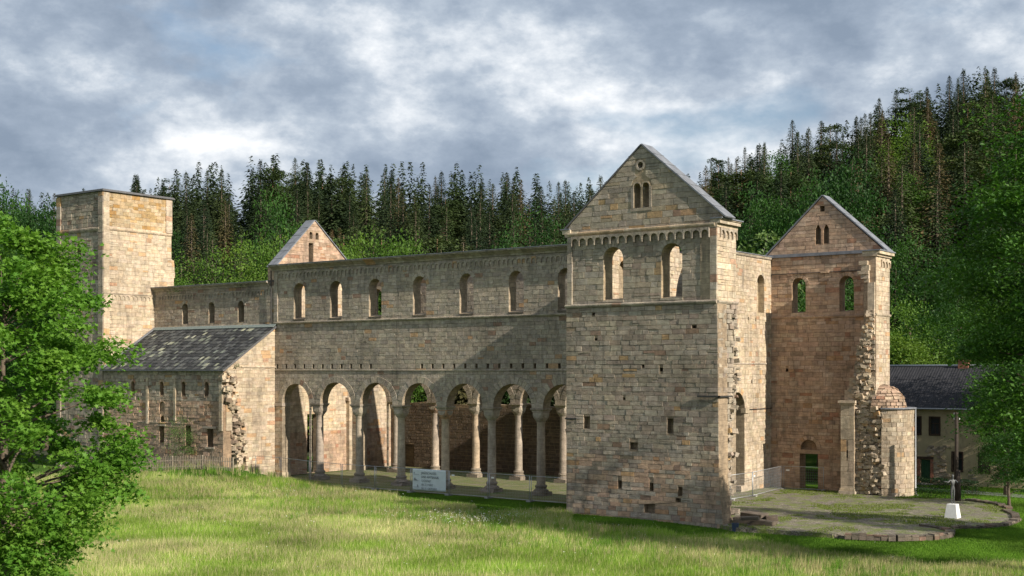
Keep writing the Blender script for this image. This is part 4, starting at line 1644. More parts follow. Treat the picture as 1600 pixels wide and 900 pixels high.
# ------------------------------------------------------------------ floors
def sheet(name, pts, z, mat, label, cat):
    V, F = fill(pts, [])
    o = np_obj(name, [(x, y, z) for x, y in V], F, mat)
    return tag(o, label, cat, kind='structure')


sheet('nave_floor', [(-38.0, 4.9), (0.5, 4.9), (0.5, 1.4), (3.6, 1.4), (3.6, 25.4), (-38.0, 25.4)], 0.03, 'nave_turf', 'worn turf and gravel floor inside the roofless nave', 'floor')
PAD = [at_z(*p)[:2] for p in ((1146, 826), (1200, 829), (1300, 836), (1400, 839), (1460, 838), (1484, 833), (1487, 827), (1530, 825), (1570, 821), (1589, 815), (1586, 806), (1570, 799), (1577, 796), (1560, 790), (1520, 784), (1480, 780))]
PADPOLY = PAD + [(16.0, 24.0), (13.9, 26.7), (3.7, 26.7), (3.7, 2.0), (11.0, 1.0)]
pad = sheet('forecourt', PADPOLY, 0.07, 'gravel', 'mossy gravel forecourt where the choir of the church once stood', 'forecourt')
sm = pad.modifiers.new('depth', 'SOLIDIFY')
sm.thickness = 0.6
sm.offset = -1


# low foundation walls of the vanished choir
def foundation(pxs, label, h=0.2, w=0.5):
    pts = [Vector(at_z(*p)) for p in pxs]
    P = []
    for a, b in zip(pts, pts[1:]):
        n = max(1, int((b - a).length / 0.38))
        P += [a.lerp(b, k / n) for k in range(n)]
    P.append(pts[-1])
    root = empty('foundation_wall', P[0])
    tag(root, label, 'low wall', 'foundation walls round the forecourt')
    for i in range(len(P) - 1):
        a, b = P[i], P[i + 1]
        d = (b - a).normalized()
        nrm = Vector((-d.y, d.x, 0))
        for layer in range(2):
            hh = h / 2
            z0, z1 = -0.15 if layer == 0 else hh + 0.003, hh if layer == 0 else h + random.uniform(-0.05, 0.05)
            o_ = random.uniform(-0.04, 0.04)
            mb = MB()
            vs = []
            for z in (z0, z1):
                for t, s in ((0.02, -1), (0.98, -1), (0.98, 1), (0.02, 1)):
                    q = a.lerp(b, t) + nrm * (s * w / 2 + o_ + random.uniform(-0.03, 0.03)) - root.location
                    vs.append((q.x, q.y, z + (random.uniform(-0.03, 0.03) if z > 0.1 else 0)))
            mb.hexa(vs, pick([(3, (0.13, 0.115, 0.09)), (2, (0.17, 0.145, 0.115)), (0.6, (0.18, 0.125, 0.095))]))
            mb.build('stone', 'stone', root)


foundation([(1440, 823), (1468, 827), (1485, 832), (1484, 837), (1455, 840), (1400, 841), (1320, 838)], 'curved low stone foundation edge beside the statue plinth, ending at the lawn')
foundation([(1487, 826), (1530, 826), (1570, 822), (1589, 815), (1586, 806), (1570, 799)], 'widest curved low stone foundation ring on the lawn side of the forecourt')
foundation([(1577, 797), (1560, 790), (1525, 785), (1503, 783)], 'farther curved low stone foundation edge under the small tree')


# loose stone slabs by the transept corner
def slab(px, py, sx, sy, sz, rz, label, z=0.0):
    x, y, _ = at_z(px, py, z)
    mb = MB()
    vs = []
    for zz in (0, sz):
        for a, b in ((-1, -1), (1, -1), (1, 1), (-1, 1)):
            vs.append((a * sx / 2 * random.uniform(0.85, 1.1), b * sy / 2 * random.uniform(0.85, 1.1), zz * random.uniform(0.9, 1.1)))
    mb.hexa(vs, pick([(1, (0.12, 0.10, 0.08)), (1, (0.16, 0.135, 0.105))]))
    o = mb.build('stone_slab', 'stone')
    bv = o.modifiers.new('edge', 'BEVEL')
    bv.width = 0.05
    bv.segments = 2
    o.location = (x, y, z + 0.03)
    o.rotation_euler = (random.uniform(-0.04, 0.04), random.uniform(-0.05, 0.05), rz)
    tag(o, label, 'stone', 'dark stone slabs piled by the transept corner')


slab(1163, 819, 1.3, 0.9, 0.42, 0.2, 'dark weathered stone slab of the low pile beside the transept corner')
slab(1194, 822, 1.5, 0.8, 0.36, 0.05, 'dark weathered stone slab of the low pile beside the transept corner')
slab(1178, 812, 1.7, 1.0, 0.45, -0.15, 'dark weathered stone slab of the low pile beside the transept corner')
slab(1206, 815, 0.8, 0.8, 0.35, 0.5, 'dark weathered stone slab of the low pile beside the transept corner')
slab(1172, 813, 1.2, 0.8, 0.22, 0.35, 'dark weathered stone slab lying on top of the low pile by the transept', 0.44)


def bin_():
    x, y, _ = at_z(1149, 828, -0.1)
    mb = MB()
    mb.lathe([(0.20, 0.0), (0.24, 0.5), (0.255, 0.52), (0.255, 0.56), (0.22, 0.56), (0.19, 0.1)], 0, 0, 16)
    o = mb.build('bucket', 'bin_blue', smooth=False)
    o.location = (x, y, tz(x, y))
    root = o
    mb = MB()
    mb.tube([(0.25 * math.cos(a), 0.03, 0.53 + 0.02 * math.sin(a)) for a in np.linspace(0, math.pi, 9)], 0.012, 6)
    mb.build('handle', 'iron', o)
    tag(root, 'small dark blue bucket standing at the foot of the transept corner', 'bucket')


bin_()


# ------------------------------------------------------------------ site fence panels
def fence_panel(a, b, label, group, hgt=2.0, feet=True, plate=False):
    a, b = Vector((a[0], a[1], 0)), Vector((b[0], b[1], 0))
    za, zb = max(tz(a.x, a.y), 0.03), max(tz(b.x, b.y), 0.03)
    L = (b - a).length
    root = empty('site_fence_panel', (a.x, a.y, za), math.atan2(b.y - a.y, b.x - a.x))
    tag(root, label, 'fence', group)
    dz = (zb - za)
    mb = MB()
    for x in (0.06, L - 0.06):
        mb.tube([(x, 0, 0.02 + dz * x / L), (x, 0, hgt + dz * x / L)], 0.024, 8)
    for z in (0.12, hgt - 0.03):
        mb.tube([(0.06, 0, z), (L - 0.06, 0, z + dz)], 0.02, 8)
    mb.build('frame', 'galvanised', root, smooth=True)
    mb = MB()
    n = int(L / 0.16)
    for k in range(1, n):
        x = 0.06 + (L - 0.12) * k / n
        mb.tube([(x, 0, 0.12 + dz * x / L), (x, 0, hgt - 0.04 + dz * x / L)], 0.0035, 3, cap=False)
    for k in range(1, 8):
        z = 0.12 + (hgt - 0.15) * k / 8
        mb.tube([(0.06, 0.006, z), (L - 0.06, 0.006, z + dz)], 0.0045, 3, cap=False)
    mb.build('mesh_wires', 'galvanised', root)
    if feet:
        for x in (0.03, L - 0.03):
            mb = MB()
            mb.box(x - 0.12, -0.34, 0.0 + dz * x / L, x + 0.12, 0.34, 0.13 + dz * x / L)
            f = mb.build('foot', 'concrete_grey', root)
    if plate:
        mb = MB()
        mb.box(0.25, -0.02, hgt - 0.42, 0.55, -0.012, hgt - 0.30)
        mb.build('tag_plate', 'white_paint', root)
    return root


posts = [-37.6, -33.9, -30.0, -26.0, -22.0, -18.05, -13.9, -9.95, -5.75, -1.9, 0.3]
ys = [5.4, 5.1, 4.9, 4.8, 4.7, 4.75, 4.6, 4.7, 4.5, 4.6, 4.6]
NAMES = ['beside the wing wall', 'before the first column', 'before the second column', 'between second and third column', 'left of the banner', 'carrying the banner', 'right of the banner', 'before the fifth column', 'before the sixth column', 'ending at the transept wall']
for k in range(len(posts) - 1):
    fence_panel((posts[k], ys[k]), (posts[k + 1] - 0.04, ys[k + 1]), 'galvanised wire site fence panel along the arcade, ' + NAMES[k].replace('left of', 'next west of').replace('right of', 'next east of'), 'site fence panels along the arcade', plate=k in (6, 7))
pa, pb, pc = at_z(1141, 783), at_z(1176, 777), at_z(1210.4, 769)
pd = at_z(1222, 765)
fence_panel(pa, pb, 'pale site fence panel half hidden by the transept corner', 'site fence panels at the forecourt')
fence_panel(pb, (pd[0], pd[1]), 'pale wire site fence panel slanting across the gravel forecourt', 'site fence panels at the forecourt', plate=True)
fence_panel((pd[0] + 0.1, pd[1]), (9.0, 25.9), 'dim wire site fence panel standing in front of the round-headed doorway', 'site fence panels at the forecourt', plate=True)


# banner on the fence
def banner():
    x0, x1, y = -17.75, -14.2, 4.56
    z0, z1 = 0.28, 2.02
    nx = 30
    vs, fs = [], []
    for j in range(13):
        for i in range(nx + 1):
            u, v = i / nx, j / 12
            w = 0.012 * math.sin(u * 17 + v * 5) * math.sin(v * 3.1) + 0.018 * max(0, u - 0.7) * math.sin((u + v) * 26)
            vs.append((x0 + (x1 - x0) * u, y + w, z0 + (z1 - z0) * v))
    for j in range(12):
        for i in range(nx):
            q = j * (nx + 1) + i
            fs.append((q, q + 1, q + nx + 2, q + nx + 1))
    o = np_obj('banner', vs, fs, 'banner', smooth=True)
    sm = o.modifiers.new('cloth', 'SOLIDIFY')
    sm.thickness = 0.004
    tag(o, 'pale grey banner with German opening notice tied to the wire fence', 'banner')

    def text(s, x, z, size, mat):
        c = bpy.data.curves.new('lettering', 'FONT')
        c.body = s
        c.size = size
        c.extrude = 0.0015
        c.space_character = 1.02
        t = bpy.data.objects.new('lettering', c)
        link(t)
        bpy.context.view_layer.update()
        me = bpy.data.meshes.new_from_object(t.evaluated_get(bpy.context.evaluated_depsgraph_get()))
        bpy.data.objects.remove(t)
        me.materials.clear()
        me.materials.append(MATS[mat])
        m = bpy.data.objects.new('lettering', me)
        link(m, o)
        m.location = (x, y - 0.045, z)
        m.rotation_euler = (R(90), 0, 0)
        return m
    tx = -16.78
    for s, z, sz, mt in (('Jagdschloss', 1.62, 0.33, 'print_dark'), ('und Amtshaus', 1.30, 0.33, 'print_dark'), ('geöffnet', 0.99, 0.30, 'print_grey'), ('ab 22. März', 0.68, 0.30, 'print_grey'), ('bis 31. Oktober', 0.37, 0.30, 'print_grey')):
        up = s[0] + s[1:]
        m = text(s.upper() if s[0].islower() else s[0] + s[1:].upper(), tx, z, sz * 0.82, mt)
        m.scale.x = 0.88
    # small emblems on the left
    mb = MB()
    for k, z in enumerate((1.62, 1.10, 0.58)):
        mb.box(x0 + 0.12, y - 0.047, z - 0.06, x0 + 0.7, y - 0.044, z - 0.035)
    zz = 1.10
    mb.add([(x0 + 0.14, y - 0.046, zz), (x0 + 0.6, y - 0.046, zz - 0.02), (x0 + 0.36, y - 0.046, zz + 0.10), (x0 + 0.27, y - 0.046, zz + 0.22), (x0 + 0.2, y - 0.046, zz + 0.1)], [(0, 1, 2, 3, 4)])
    mb.box(x0 + 0.17, y - 0.047, 1.64, x0 + 0.25, y - 0.044, 1.74)
    mb.box(x0 + 0.52, y - 0.047, 0.57, x0 + 0.64, y - 0.044, 0.66)
    mb.box(x0 + 0.54, y - 0.047, 0.66, x0 + 0.59, y - 0.044, 0.76)
    mb.build('emblems', 'print_grey', o)


banner()


# ------------------------------------------------------------------ picket fence on the bank
def picket_fence():
    pts = [at_w(363, 112.0), at_w(315, 112.3), at_w(268, 112.6), at_w(216, 112.8), at_w(160, 113.0)]
    P = [Vector((x, y, tz(x, y))) for x, y in pts]
    root = empty('picket_fence', P[0])
    tag(root, 'weathered grey wooden picket fence on the grass bank before the wing', 'fence')
    o = P[0]
    for a, b in zip(P, P[1:]):
        mb = MB()
        for h in (0.3, 0.85):
            d = (b - a)
            nn = Vector((-d.y, d.x, 0)).normalized() * 0.02
            vs = []
            for z in (h - 0.035, h + 0.035):
                for q in (a - nn, b - nn, b + nn, a + nn):
                    vs.append(q + Vector((0, 0, z)) - o)
            mb.hexa(vs)
        mb.build('rail', 'old_wood', root)
        n = int((b - a).length / 0.15)
        for k in range(n):
            q = a.lerp(b, (k + 0.5) / n)
            q.z = tz(q.x, q.y)
            q = q - o
            h = 1.22 + random.uniform(-0.04, 0.04)
            mb = MB()
            w = 0.03
            tl = random.uniform(-0.015, 0.015)
            mb.add([(q.x - w, q.y - 0.06, q.z + 0.04), (q.x + w, q.y - 0.06, q.z + 0.04), (q.x + w, q.y - 0.035, q.z + 0.04), (q.x - w, q.y - 0.035, q.z + 0.04),
                    (q.x - w + tl, q.y - 0.06, q.z + h - 0.06), (q.x + w + tl, q.y - 0.06, q.z + h - 0.06), (q.x + w + tl, q.y - 0.035, q.z + h - 0.06), (q.x - w + tl, q.y - 0.035, q.z + h - 0.06),
                    (q.x + tl, q.y - 0.06, q.z + h), (q.x + tl, q.y - 0.035, q.z + h)],
                   [(3, 2, 1, 0), (0, 1, 5, 8, 4), (2, 3, 7, 9, 6), (1, 2, 6, 5), (3, 0, 4, 7), (4, 8, 9, 7), (8, 5, 6, 9)])
            mb.build('picket', 'old_wood', root)
    for q in P:
        mb = MB()
        c = q - o
        mb.box(c.x - 0.06, c.y - 0.0, c.z - 0.1, c.x + 0.06, c.y + 0.12, c.z + 1.25)
        mb.build('post', 'old_wood', root)


picket_fence()


# ------------------------------------------------------------------ statue, plinth, pole
def statue():
    x, y, _ = at_z(1488.5, 811)
    mb = MB()
    mb.hexa([(-0.44, -0.44, 0.05), (0.44, -0.44, 0.05), (0.44, 0.44, 0.05), (-0.44, 0.44, 0.05), (-0.31, -0.31, 1.0), (0.31, -0.31, 1.0), (0.31, 0.31, 1.0), (-0.31, 0.31, 1.0)])
    o = mb.build('statue_plinth', 'concrete_white')
    o.location = (x, y, 0.03)
    bv = o.modifiers.new('edge', 'BEVEL')
    bv.width = 0.012
    tag(o, 'white tapered plinth under the slim standing statue', 'plinth')
    # slender figure, arms held out: one skinned body
    J = {'pel': (0, 0, 1.05), 'waist': (0, 0, 1.2), 'chest': (0.0, 0, 1.45), 'neck': (0, -0.0, 1.68), 'chin': (0.0, -0.015, 1.76), 'head': (0, -0.01, 1.87), 'top': (0, 0, 1.97),
         'hl': (-0.09, 0, 1.0), 'kl': (-0.085, -0.01, 0.55), 'al': (-0.08, 0.01, 0.1), 'tl': (-0.09, -0.13, 0.04), 'hr': (0.09, 0, 1.0), 'kr': (0.085, -0.01, 0.55), 'ar': (0.08, 0.01, 0.1), 'tr': (0.09, -0.13, 0.04),
         'sl': (-0.19, 0, 1.58), 'el': (-0.38, -0.10, 1.45), 'wl': (-0.58, -0.16, 1.50), 'dl': (-0.66, -0.18, 1.52), 'sr': (0.19, 0, 1.58), 'er': (0.30, -0.16, 1.42), 'wr': (0.36, -0.36, 1.52), 'dr': (0.37, -0.44, 1.56)}
    rad = dict(pel=0.12, waist=0.10, chest=0.135, neck=0.055, chin=0.07, head=0.095, top=0.06, hl=0.085, kl=0.06, al=0.042, tl=0.035, hr=0.085, kr=0.06, ar=0.042, tr=0.035, sl=0.065, el=0.045, wl=0.032, dl=0.03, sr=0.065, er=0.045, wr=0.032, dr=0.03)
    E_ = [('pel', 'waist'), ('waist', 'chest'), ('chest', 'neck'), ('neck', 'chin'), ('chin', 'head'), ('head', 'top'), ('pel', 'hl'), ('hl', 'kl'), ('kl', 'al'), ('al', 'tl'), ('pel', 'hr'), ('hr', 'kr'), ('kr', 'ar'), ('ar', 'tr'), ('chest', 'sl'), ('sl', 'el'), ('el', 'wl'), ('wl', 'dl'), ('chest', 'sr'), ('sr', 'er'), ('er', 'wr'), ('wr', 'dr')]
    keys = list(J)
    # fingers
    ed = [(keys.index(a), keys.index(b)) for a, b in E_]
    V = [J[k] for k in keys]
    Rr = [rad[k] for k in keys]
    for w, s in (('dl', -1), ('dr', 1)):
        i = keys.index(w)
        bx, by, bz = J[w]
        for k in range(4):
            V.append((bx + s * (0.08 + 0.01 * (k in (1, 2))), by - 0.03 + 0.02 * k, bz - 0.01))
            Rr.append(0.011)
            ed.append((i, len(V) - 1))
        V.append((bx + s * 0.03, by - 0.06, bz))
        Rr.append(0.012)
        ed.append((i, len(V) - 1))
    me = bpy.data.meshes.new('statue')
    me.from_pydata(V, ed, [])
    s = bpy.data.objects.new('statue', me)
    link(s)
    sk = s.modifiers.new('skin', 'SKIN')
    for i, r in enumerate(Rr):
        me.skin_vertices[0].data[i].radius = (r, r)
    me.skin_vertices[0].data[0].use_root = True
    sb = s.modifiers.new('sub', 'SUBSURF')
    sb.levels = sb.render_levels = 2
    me.materials.append(MATS['bronze'])
    s.location = (x, y, 1.03)
    s.rotation_euler = (0, 0, YAW + R(10))
    s.scale = (1.0, 1.0, 1.02)
    tag(s, 'slender dark bronze standing figure with arms held out on white plinth', 'statue')


statue()


def pole():
    x, y = 20.4, 24.2
    root = empty('utility_pole', (x, y, 0))
    tag(root, 'dark wooden utility pole rising behind the statue', 'pole')
    mb = MB()
    mb.tube([(0, 0, -0.1), (0.02, 0, 3.0), (0.05, 0, 6.9)], [0.17, 0.15, 0.12], 12)
    mb.build('shaft', 'pole_wood', root, smooth=True)
    mb = MB()
    mb.tube([(0.16, 0.05, -0.1), (0.1, 0.02, 2.4)], [0.22, 0.2], 10)
    mb.build('footing', 'pole_wood', root, smooth=True)
    for z in (6.2, 6.6):
        for s in (-1, 1):
            mb = MB()
            mb.tube([(0.05, 0, z), (0.05 + s * 0.2, 0, z), (0.05 + s * 0.2, 0, z + 0.12)], 0.02, 6)
            b = mb.build('bracket', 'iron', root)
            mb = MB()
            mb.lathe([(0.03, z + 0.1), (0.05, z + 0.14), (0.035, z + 0.2), (0.045, z + 0.23), (0.02, z + 0.26)], 0.05 + s * 0.2, 0, 8)
            mb.build('insulator', 'porcelain', b)
    for dz in (6.3, 6.75):
        for s, e in (((x + 0.3, y, dz), (x + 34, y - 2, dz + 1.0)), ((x - 0.25, y, dz), (16.2, 37.6, dz - 0.3 if dz < 6.5 else 6.35))):
            a, b = Vector(s), Vector(e)
            mb = MB()
            mb.tube([a.lerp(b, t) - Vector((0, 0, 0.5 * 4 * t * (1 - t))) for t in np.linspace(0, 1, 14)], 0.007, 4)
            w = mb.build('overhead_wire', 'iron')
            tag(w, 'thin overhead wire running from the dark wooden pole', 'wire', 'wires on the pole')


pole()


# ------------------------------------------------------------------ house behind
def house():
    Y0 = 37.8
    x0, x1 = 5.5, 27.5
    root = empty('farmhouse', (16, 42, 0))
    tag(root, 'old plastered farmhouse with black ribbed roof and green door', 'house')
    inv = Vector((-16, -42, 0))
    fr = Fr(0 + inv.x, Y0 + inv.y, 1, 0)
    wins = [(12.65, 4.42, 0.42, 5.92), (14.32, 4.42, 0.42, 5.92), (19.2, 4.42, 0.42, 5.92), (16.3, 1.3, 0.42, 2.9), (18.6, 1.3, 0.42, 2.9), (21.2, 1.3, 0.42, 2.9), (23.5, 4.42, 0.42, 5.92), (9.0, 4.42, 0.42, 5.92)]
    door = (13.5, 0.12, 0.44, 2.2)
    ops = [op(a, b, c, d, n=0, blind=0.22) for a, b, c, d in wins + [door]]
    ob = core('front_wall', fr, [(x0, -0.6), (x1, -0.6), (x1, 6.75), (x0, 6.75)], ops, 0.45, root, (0.4, 0.35, 0.25))
    ob.data.materials.clear()
    ob.data.materials.append(MATS['render_plaster'])
    mb = MB()
    for xx in (x0, x1):
        a = xx + inv.x
        t = 0.4 if xx == x0 else -0.4
        y0, y1 = Y0 + 0.46 + inv.y, 47.2 + inv.y
        ym = (Y0 + inv.y + 47.2 + inv.y) / 2
        vs = [(a, y0, -0.6), (a, y1, -0.6), (a, y1, 6.7), (a, ym, 10.3), (a, y0, 6.7)]
        vs += [(v[0] + t, v[1], v[2]) for v in vs]
        mb.add(vs, [(0, 1, 2, 3, 4), (9, 8, 7, 6, 5)] + [(i, i + 5, (i + 1) % 5 + 5, (i + 1) % 5) for i in range(5)])
    mb.box(x0 + inv.x, 46.8 + inv.y, -0.6, x1 + inv.x, 47.2 + inv.y, 6.7)
    mb.build('side_walls', 'render_plaster', root)
    # ribbed roof
    ym, zr = 42.5, 10.45
    mb = MB()
    ye, ze = Y0 - 0.45, 6.72
    n = int((x1 - x0 + 0.6) / 0.125)
    for side in (0, 1):
        ya = ye if side == 0 else 47.65
        vs, fs = [], []
        rows = [(ya, ze)] + [(ya + (ym - ya) * t, ze + (zr - ze) * t) for t in (0.33, 0.333, 0.66, 0.663, 1.0)]
        for j, (yy, zz) in enumerate(rows):
            lift = 0.05 if j in (2, 4) else 0
            lift += 0.04 * (j < 2) + 0.02 * (1 < j < 4)
            for k in range(n + 1):
                xx = x0 - 0.3 + (x1 - x0 + 0.6) * k / n
                vs.append((xx + inv.x, yy + inv.y, zz + lift + 0.035 * (k % 2)))
        for j in range(len(rows) - 1):
            for k in range(n):
                q = j * (n + 1) + k
                fs.append((q, q + 1, q + n + 2, q + n + 1))
        mb.add(vs, fs)
    roof = mb.build('roof', 'roof_sheet', root)
    sm = roof.modifiers.new('thick', 'SOLIDIFY')
    sm.thickness = 0.06
    mb = MB()
    mb.tube([(x0 - 0.3 + inv.x, ym + inv.y, zr + 0.06), (x1 + 0.3 + inv.x, ym + inv.y, zr + 0.06)], 0.11, 8)
    mb.build('ridge_cap', 'zinc_pipe', roof, smooth=True)
    mb = MB()
    mb.tube([(x0 - 0.3 + inv.x, ye - 0.06 + inv.y, ze - 0.02), (x1 + 0.3 + inv.x, ye - 0.06 + inv.y, ze - 0.02)], 0.07, 8)
    mb.build('gutter', 'zinc_pipe', roof, smooth=True)
    mb = MB()
    for k in range(5):
        mb.box(15.0 + inv.x, ym - 0.3 + inv.y, 10.2 + 0.15 * k, 15.9 + inv.x, ym + 0.3 + inv.y, 10.2 + 0.15 * k + 0.14)
    mb.box(14.93 + inv.x, ym - 0.37 + inv.y, 10.95, 15.97 + inv.x, ym + 0.37 + inv.y, 11.04)
    mb.build('chimney', 'brick_red', roof)
    for i, (a, b, c, d) in enumerate(wins):
        white = False
        mb = MB()
        y = Y0 + inv.y - 0.02
        for u0, u1, z0, z1 in ((a - c - 0.1, a - c, b - 0.1, d + 0.1), (a + c, a + c + 0.1, b - 0.1, d + 0.1), (a - c, a + c, b - 0.1, b), (a - c, a + c, d, d + 0.1)):
            mb.box(u0 + inv.x, y - 0.03, z0, u1 + inv.x, y + 0.1, z1)
        w = mb.build('window', 'white_paint' if white else 'dark_frame', root)
        mb = MB()
        y2 = Y0 + inv.y + 0.12
        fm = 'white_paint' if white else 'dark_frame'
        for u0, u1, z0, z1 in ((a - c, a - c + 0.07, b, d), (a + c - 0.07, a + c, b, d), (a - c + 0.07, a + c - 0.07, b, b + 0.07), (a - c + 0.07, a + c - 0.07, d - 0.07, d), (a - 0.03, a + 0.03, b + 0.07, d - 0.55), (a - c + 0.07, a + c - 0.07, d - 0.55, d - 0.49)):
            mb.box(u0 + inv.x, y2, z0, u1 + inv.x, y2 + 0.05, z1)
        mb.build('casement', 'white_paint' if white else 'dark_frame', w)
        mb = MB()
        mb.box(a - c + 0.07 + inv.x, y2 + 0.06, b + 0.07, a + c - 0.07 + inv.x, y2 + 0.07, d - 0.07)
        mb.build('pane', 'window_glass', w)
        mb = MB()       # net curtain low in the window
        mb.box(a - c + 0.1 + inv.x, y2 + 0.075, b + 0.08, a + c - 0.1 + inv.x, y2 + 0.08, b + 0.75)
        mb.build('curtain', 'concrete_white', w)
        if white and a < 17:
            for s in (-1,):
                mb = MB()
                u = a + s * (c + 0.1 + 0.24)
                mb.box(u - 0.22 + inv.x, y - 0.07, b - 0.05, u + 0.22 + inv.x, y - 0.032, d + 0.05)
                for k in range(9):
                    z = b + 0.05 + (d - b - 0.1) * k / 9
                    mb.box(u - 0.16 + inv.x, y - 0.085, z, u + 0.16 + inv.x, y - 0.071, z + 0.1)
                mb.build('shutter', 'white_paint', w)
    a, b, c, d = door
    y2 = Y0 + inv.y + 0.10
    mb = MB()
    mb.box(a - c + 0.06 + inv.x, y2, b, a + c - 0.06 + inv.x, y2 + 0.05, d - 0.06)
    for k in range(4):
        u = a - c + 0.1 + k * 0.18
        mb.box(u + inv.x, y2 - 0.015, b + 0.1, u + 0.14 + inv.x, y2 - 0.001, d - 0.16)
    dr = mb.build('door', 'door_green', root)
    mb = MB()
    y = Y0 + inv.y - 0.02
    for s in (-1, 1):
        mb = MB()
        for k in range(10):
            z = b + 0.21 * k
            u = a + s * (c + 0.14)
            mb.box(u - 0.135 + inv.x, y - 0.04, z + 0.005, u + 0.135 + inv.x, y + 0.1, z + 0.2)
        mb.build('brick_jamb', 'brick_red', dr)
    mb = MB()
    mb.box(a - c - 0.28 + inv.x, y - 0.05, d + 0.03, a + c + 0.28 + inv.x, y + 0.1, d + 0.24)
    mb.build('lintel', 'dark_frame', dr)
    mb = MB()
    mb.box(a - 0.7 + inv.x, y - 0.7, -0.15, a + 0.7 + inv.x, y - 0.01, 0.1)
    mb.build('doorstep', 'concrete_grey', root)
    # plaster fallen off round the door: rubble stones showing
    mb = MB()
    for _ in range(240):
        u = a + random.gauss(0.9, 1.3)
        z = random.uniform(0.0, 3.4) if u > a else random.uniform(0, 2.6)
        if abs(u - a) < 0.75 and z < 2.5 or u < 11.4 or any(abs(u - w_[0]) < w_[2] + 0.65 and w_[1] - 0.3 < z < w_[3] + 0.3 for w_ in wins):
            continue
        w, h = random.uniform(0.12, 0.28), random.uniform(0.07, 0.14)
        vs = []
        for dd in (0.05, -0.035 - random.uniform(0, 0.04)):
            for uu, zz in ((-w, -h), (w, -h), (w, h), (-w, h)):
                vs.append((u + uu * random.uniform(0.6, 1) + inv.x, Y0 + inv.y + dd, z + zz * random.uniform(0.6, 1)))
        mb.hexa(vs, pick(PAL_TRANS))
    o = mb.build('exposed_rubble', 'stone', root)
    o['kind'] = 'stuff'


house()


# path by the house
def path():
    pts = [(16.0, 31.5), (24, 30.0), (34, 27), (50, 22), (50, 24.5), (34, 29.6), (24, 32.6), (16, 34.2), (9, 35.5), (9, 33.2)]
    sheet('path', pts, 0.03, 'tarmac', 'narrow grey path passing in front of the farmhouse', 'path')


path()

# gate seen through the north doorway
mb = MB()
gate = empty('garden_gate', (4.0, 33.0, 0))
tag(gate, 'dark low wooden gate seen through the round-headed doorway', 'gate')
gz = tz(4.0, 33.0)
for k in range(16):
    mb = MB()
    mb.box(-1.6 + 0.2 * k, -0.02, gz + 0.05, -1.6 + 0.2 * k + 0.09, 0.02, gz + 1.15)
    mb.build('picket', 'pole_wood', gate)
for z in (0.3, 0.95):
    mb = MB()
    mb.box(-1.7, 0.021, gz + z - 0.05, 1.7, 0.06, gz + z + 0.05)
    mb.build('rail', 'pole_wood', gate)


# ------------------------------------------------------------------ foliage
def leaf_cloud(C, size, tri='quad', up=0.35, sizevar=0.4, lobes=False):
    """leaf-sized faces at points C (n,3)"""
    n = len(C)
    d = rng.normal(size=(n, 3))
    d[:, 2] = np.abs(d[:, 2]) + up
    d /= np.linalg.norm(d, axis=1)[:, None]
    a = np.cross(d, rng.normal(size=(n, 3)))
    a /= np.linalg.norm(a, axis=1)[:, None] + 1e-9
    b = np.cross(d, a)
    s = size * (1 + sizevar * rng.uniform(-1, 1, n))
    a *= s[:, None]
    b *= s[:, None]
    if lobes:      # five-lobed leaf
        ang = np.array([-90, -30, 0, 25, 50, 90, 130, 155, 180, 210]) * math.pi / 180
        rad = np.array([0.45, 0.85, 0.42, 0.95, 0.5, 1.05, 0.5, 0.95, 0.42, 0.85])
        P = np.stack([C + a * (r * math.cos(t)) + b * (r * math.sin(t)) + d * (s[:, None] * 0.18 * (r - 0.6)) for t, r in zip(ang, rad)], 1)
        k = 10
        F = (np.arange(n)[:, None] * k + np.arange(k)[None, :])
    else:
        P = np.stack([C - a * 0.55, C - b * 0.32 + d * s[:, None] * 0.1, C + a * 0.6, C + b * 0.32 + d * s[:, None] * 0.1], 1)
        k = 4
        F = (np.arange(n)[:, None] * 4 + np.arange(4)[None, :])
    return P.reshape(-1, 3), F


def crown_points(rx, ry, z0, z1, nclump, nleaf, rclump, shell=0.55, flat=0.2):
    """leaf positions in clumps spread through an uneven crown; returns clump centres too"""
    cs = []
    hz = (z1 - z0) / 2
    zc = (z1 + z0) / 2
    while len(cs) < nclump:
        v = rng.normal(size=3)
        v /= np.linalg.norm(v)
        r = shell + (1 - shell) * rng.uniform() ** 0.6
        r = min(1.12, r * (1 + 0.16 * math.sin(3 * math.atan2(v[1], v[0]) + 5 * v[2]) + 0.07 * rng.normal()))
        taper = 1 - 0.25 * max(0, v[2]) * r
        cs.append((v[0] * r * rx * taper, v[1] * r * ry * taper, zc + v[2] * r * hz))
    cs = np.array(cs)
    pts = []
    for c in cs:
        k = int(nleaf * rng.uniform(0.5, 1.5))
        rr = rclump * rng.uniform(0.6, 1.35)
        p = np.clip(rng.normal(size=(k, 3)), -1.9, 1.9) * np.array([0.5, 0.5, flat]) * rr
        p[:, 2] -= 0.22 * (p[:, 0] ** 2 + p[:, 1] ** 2) / rr
        pts.append(c + p)
    return np.concatenate(pts), cs


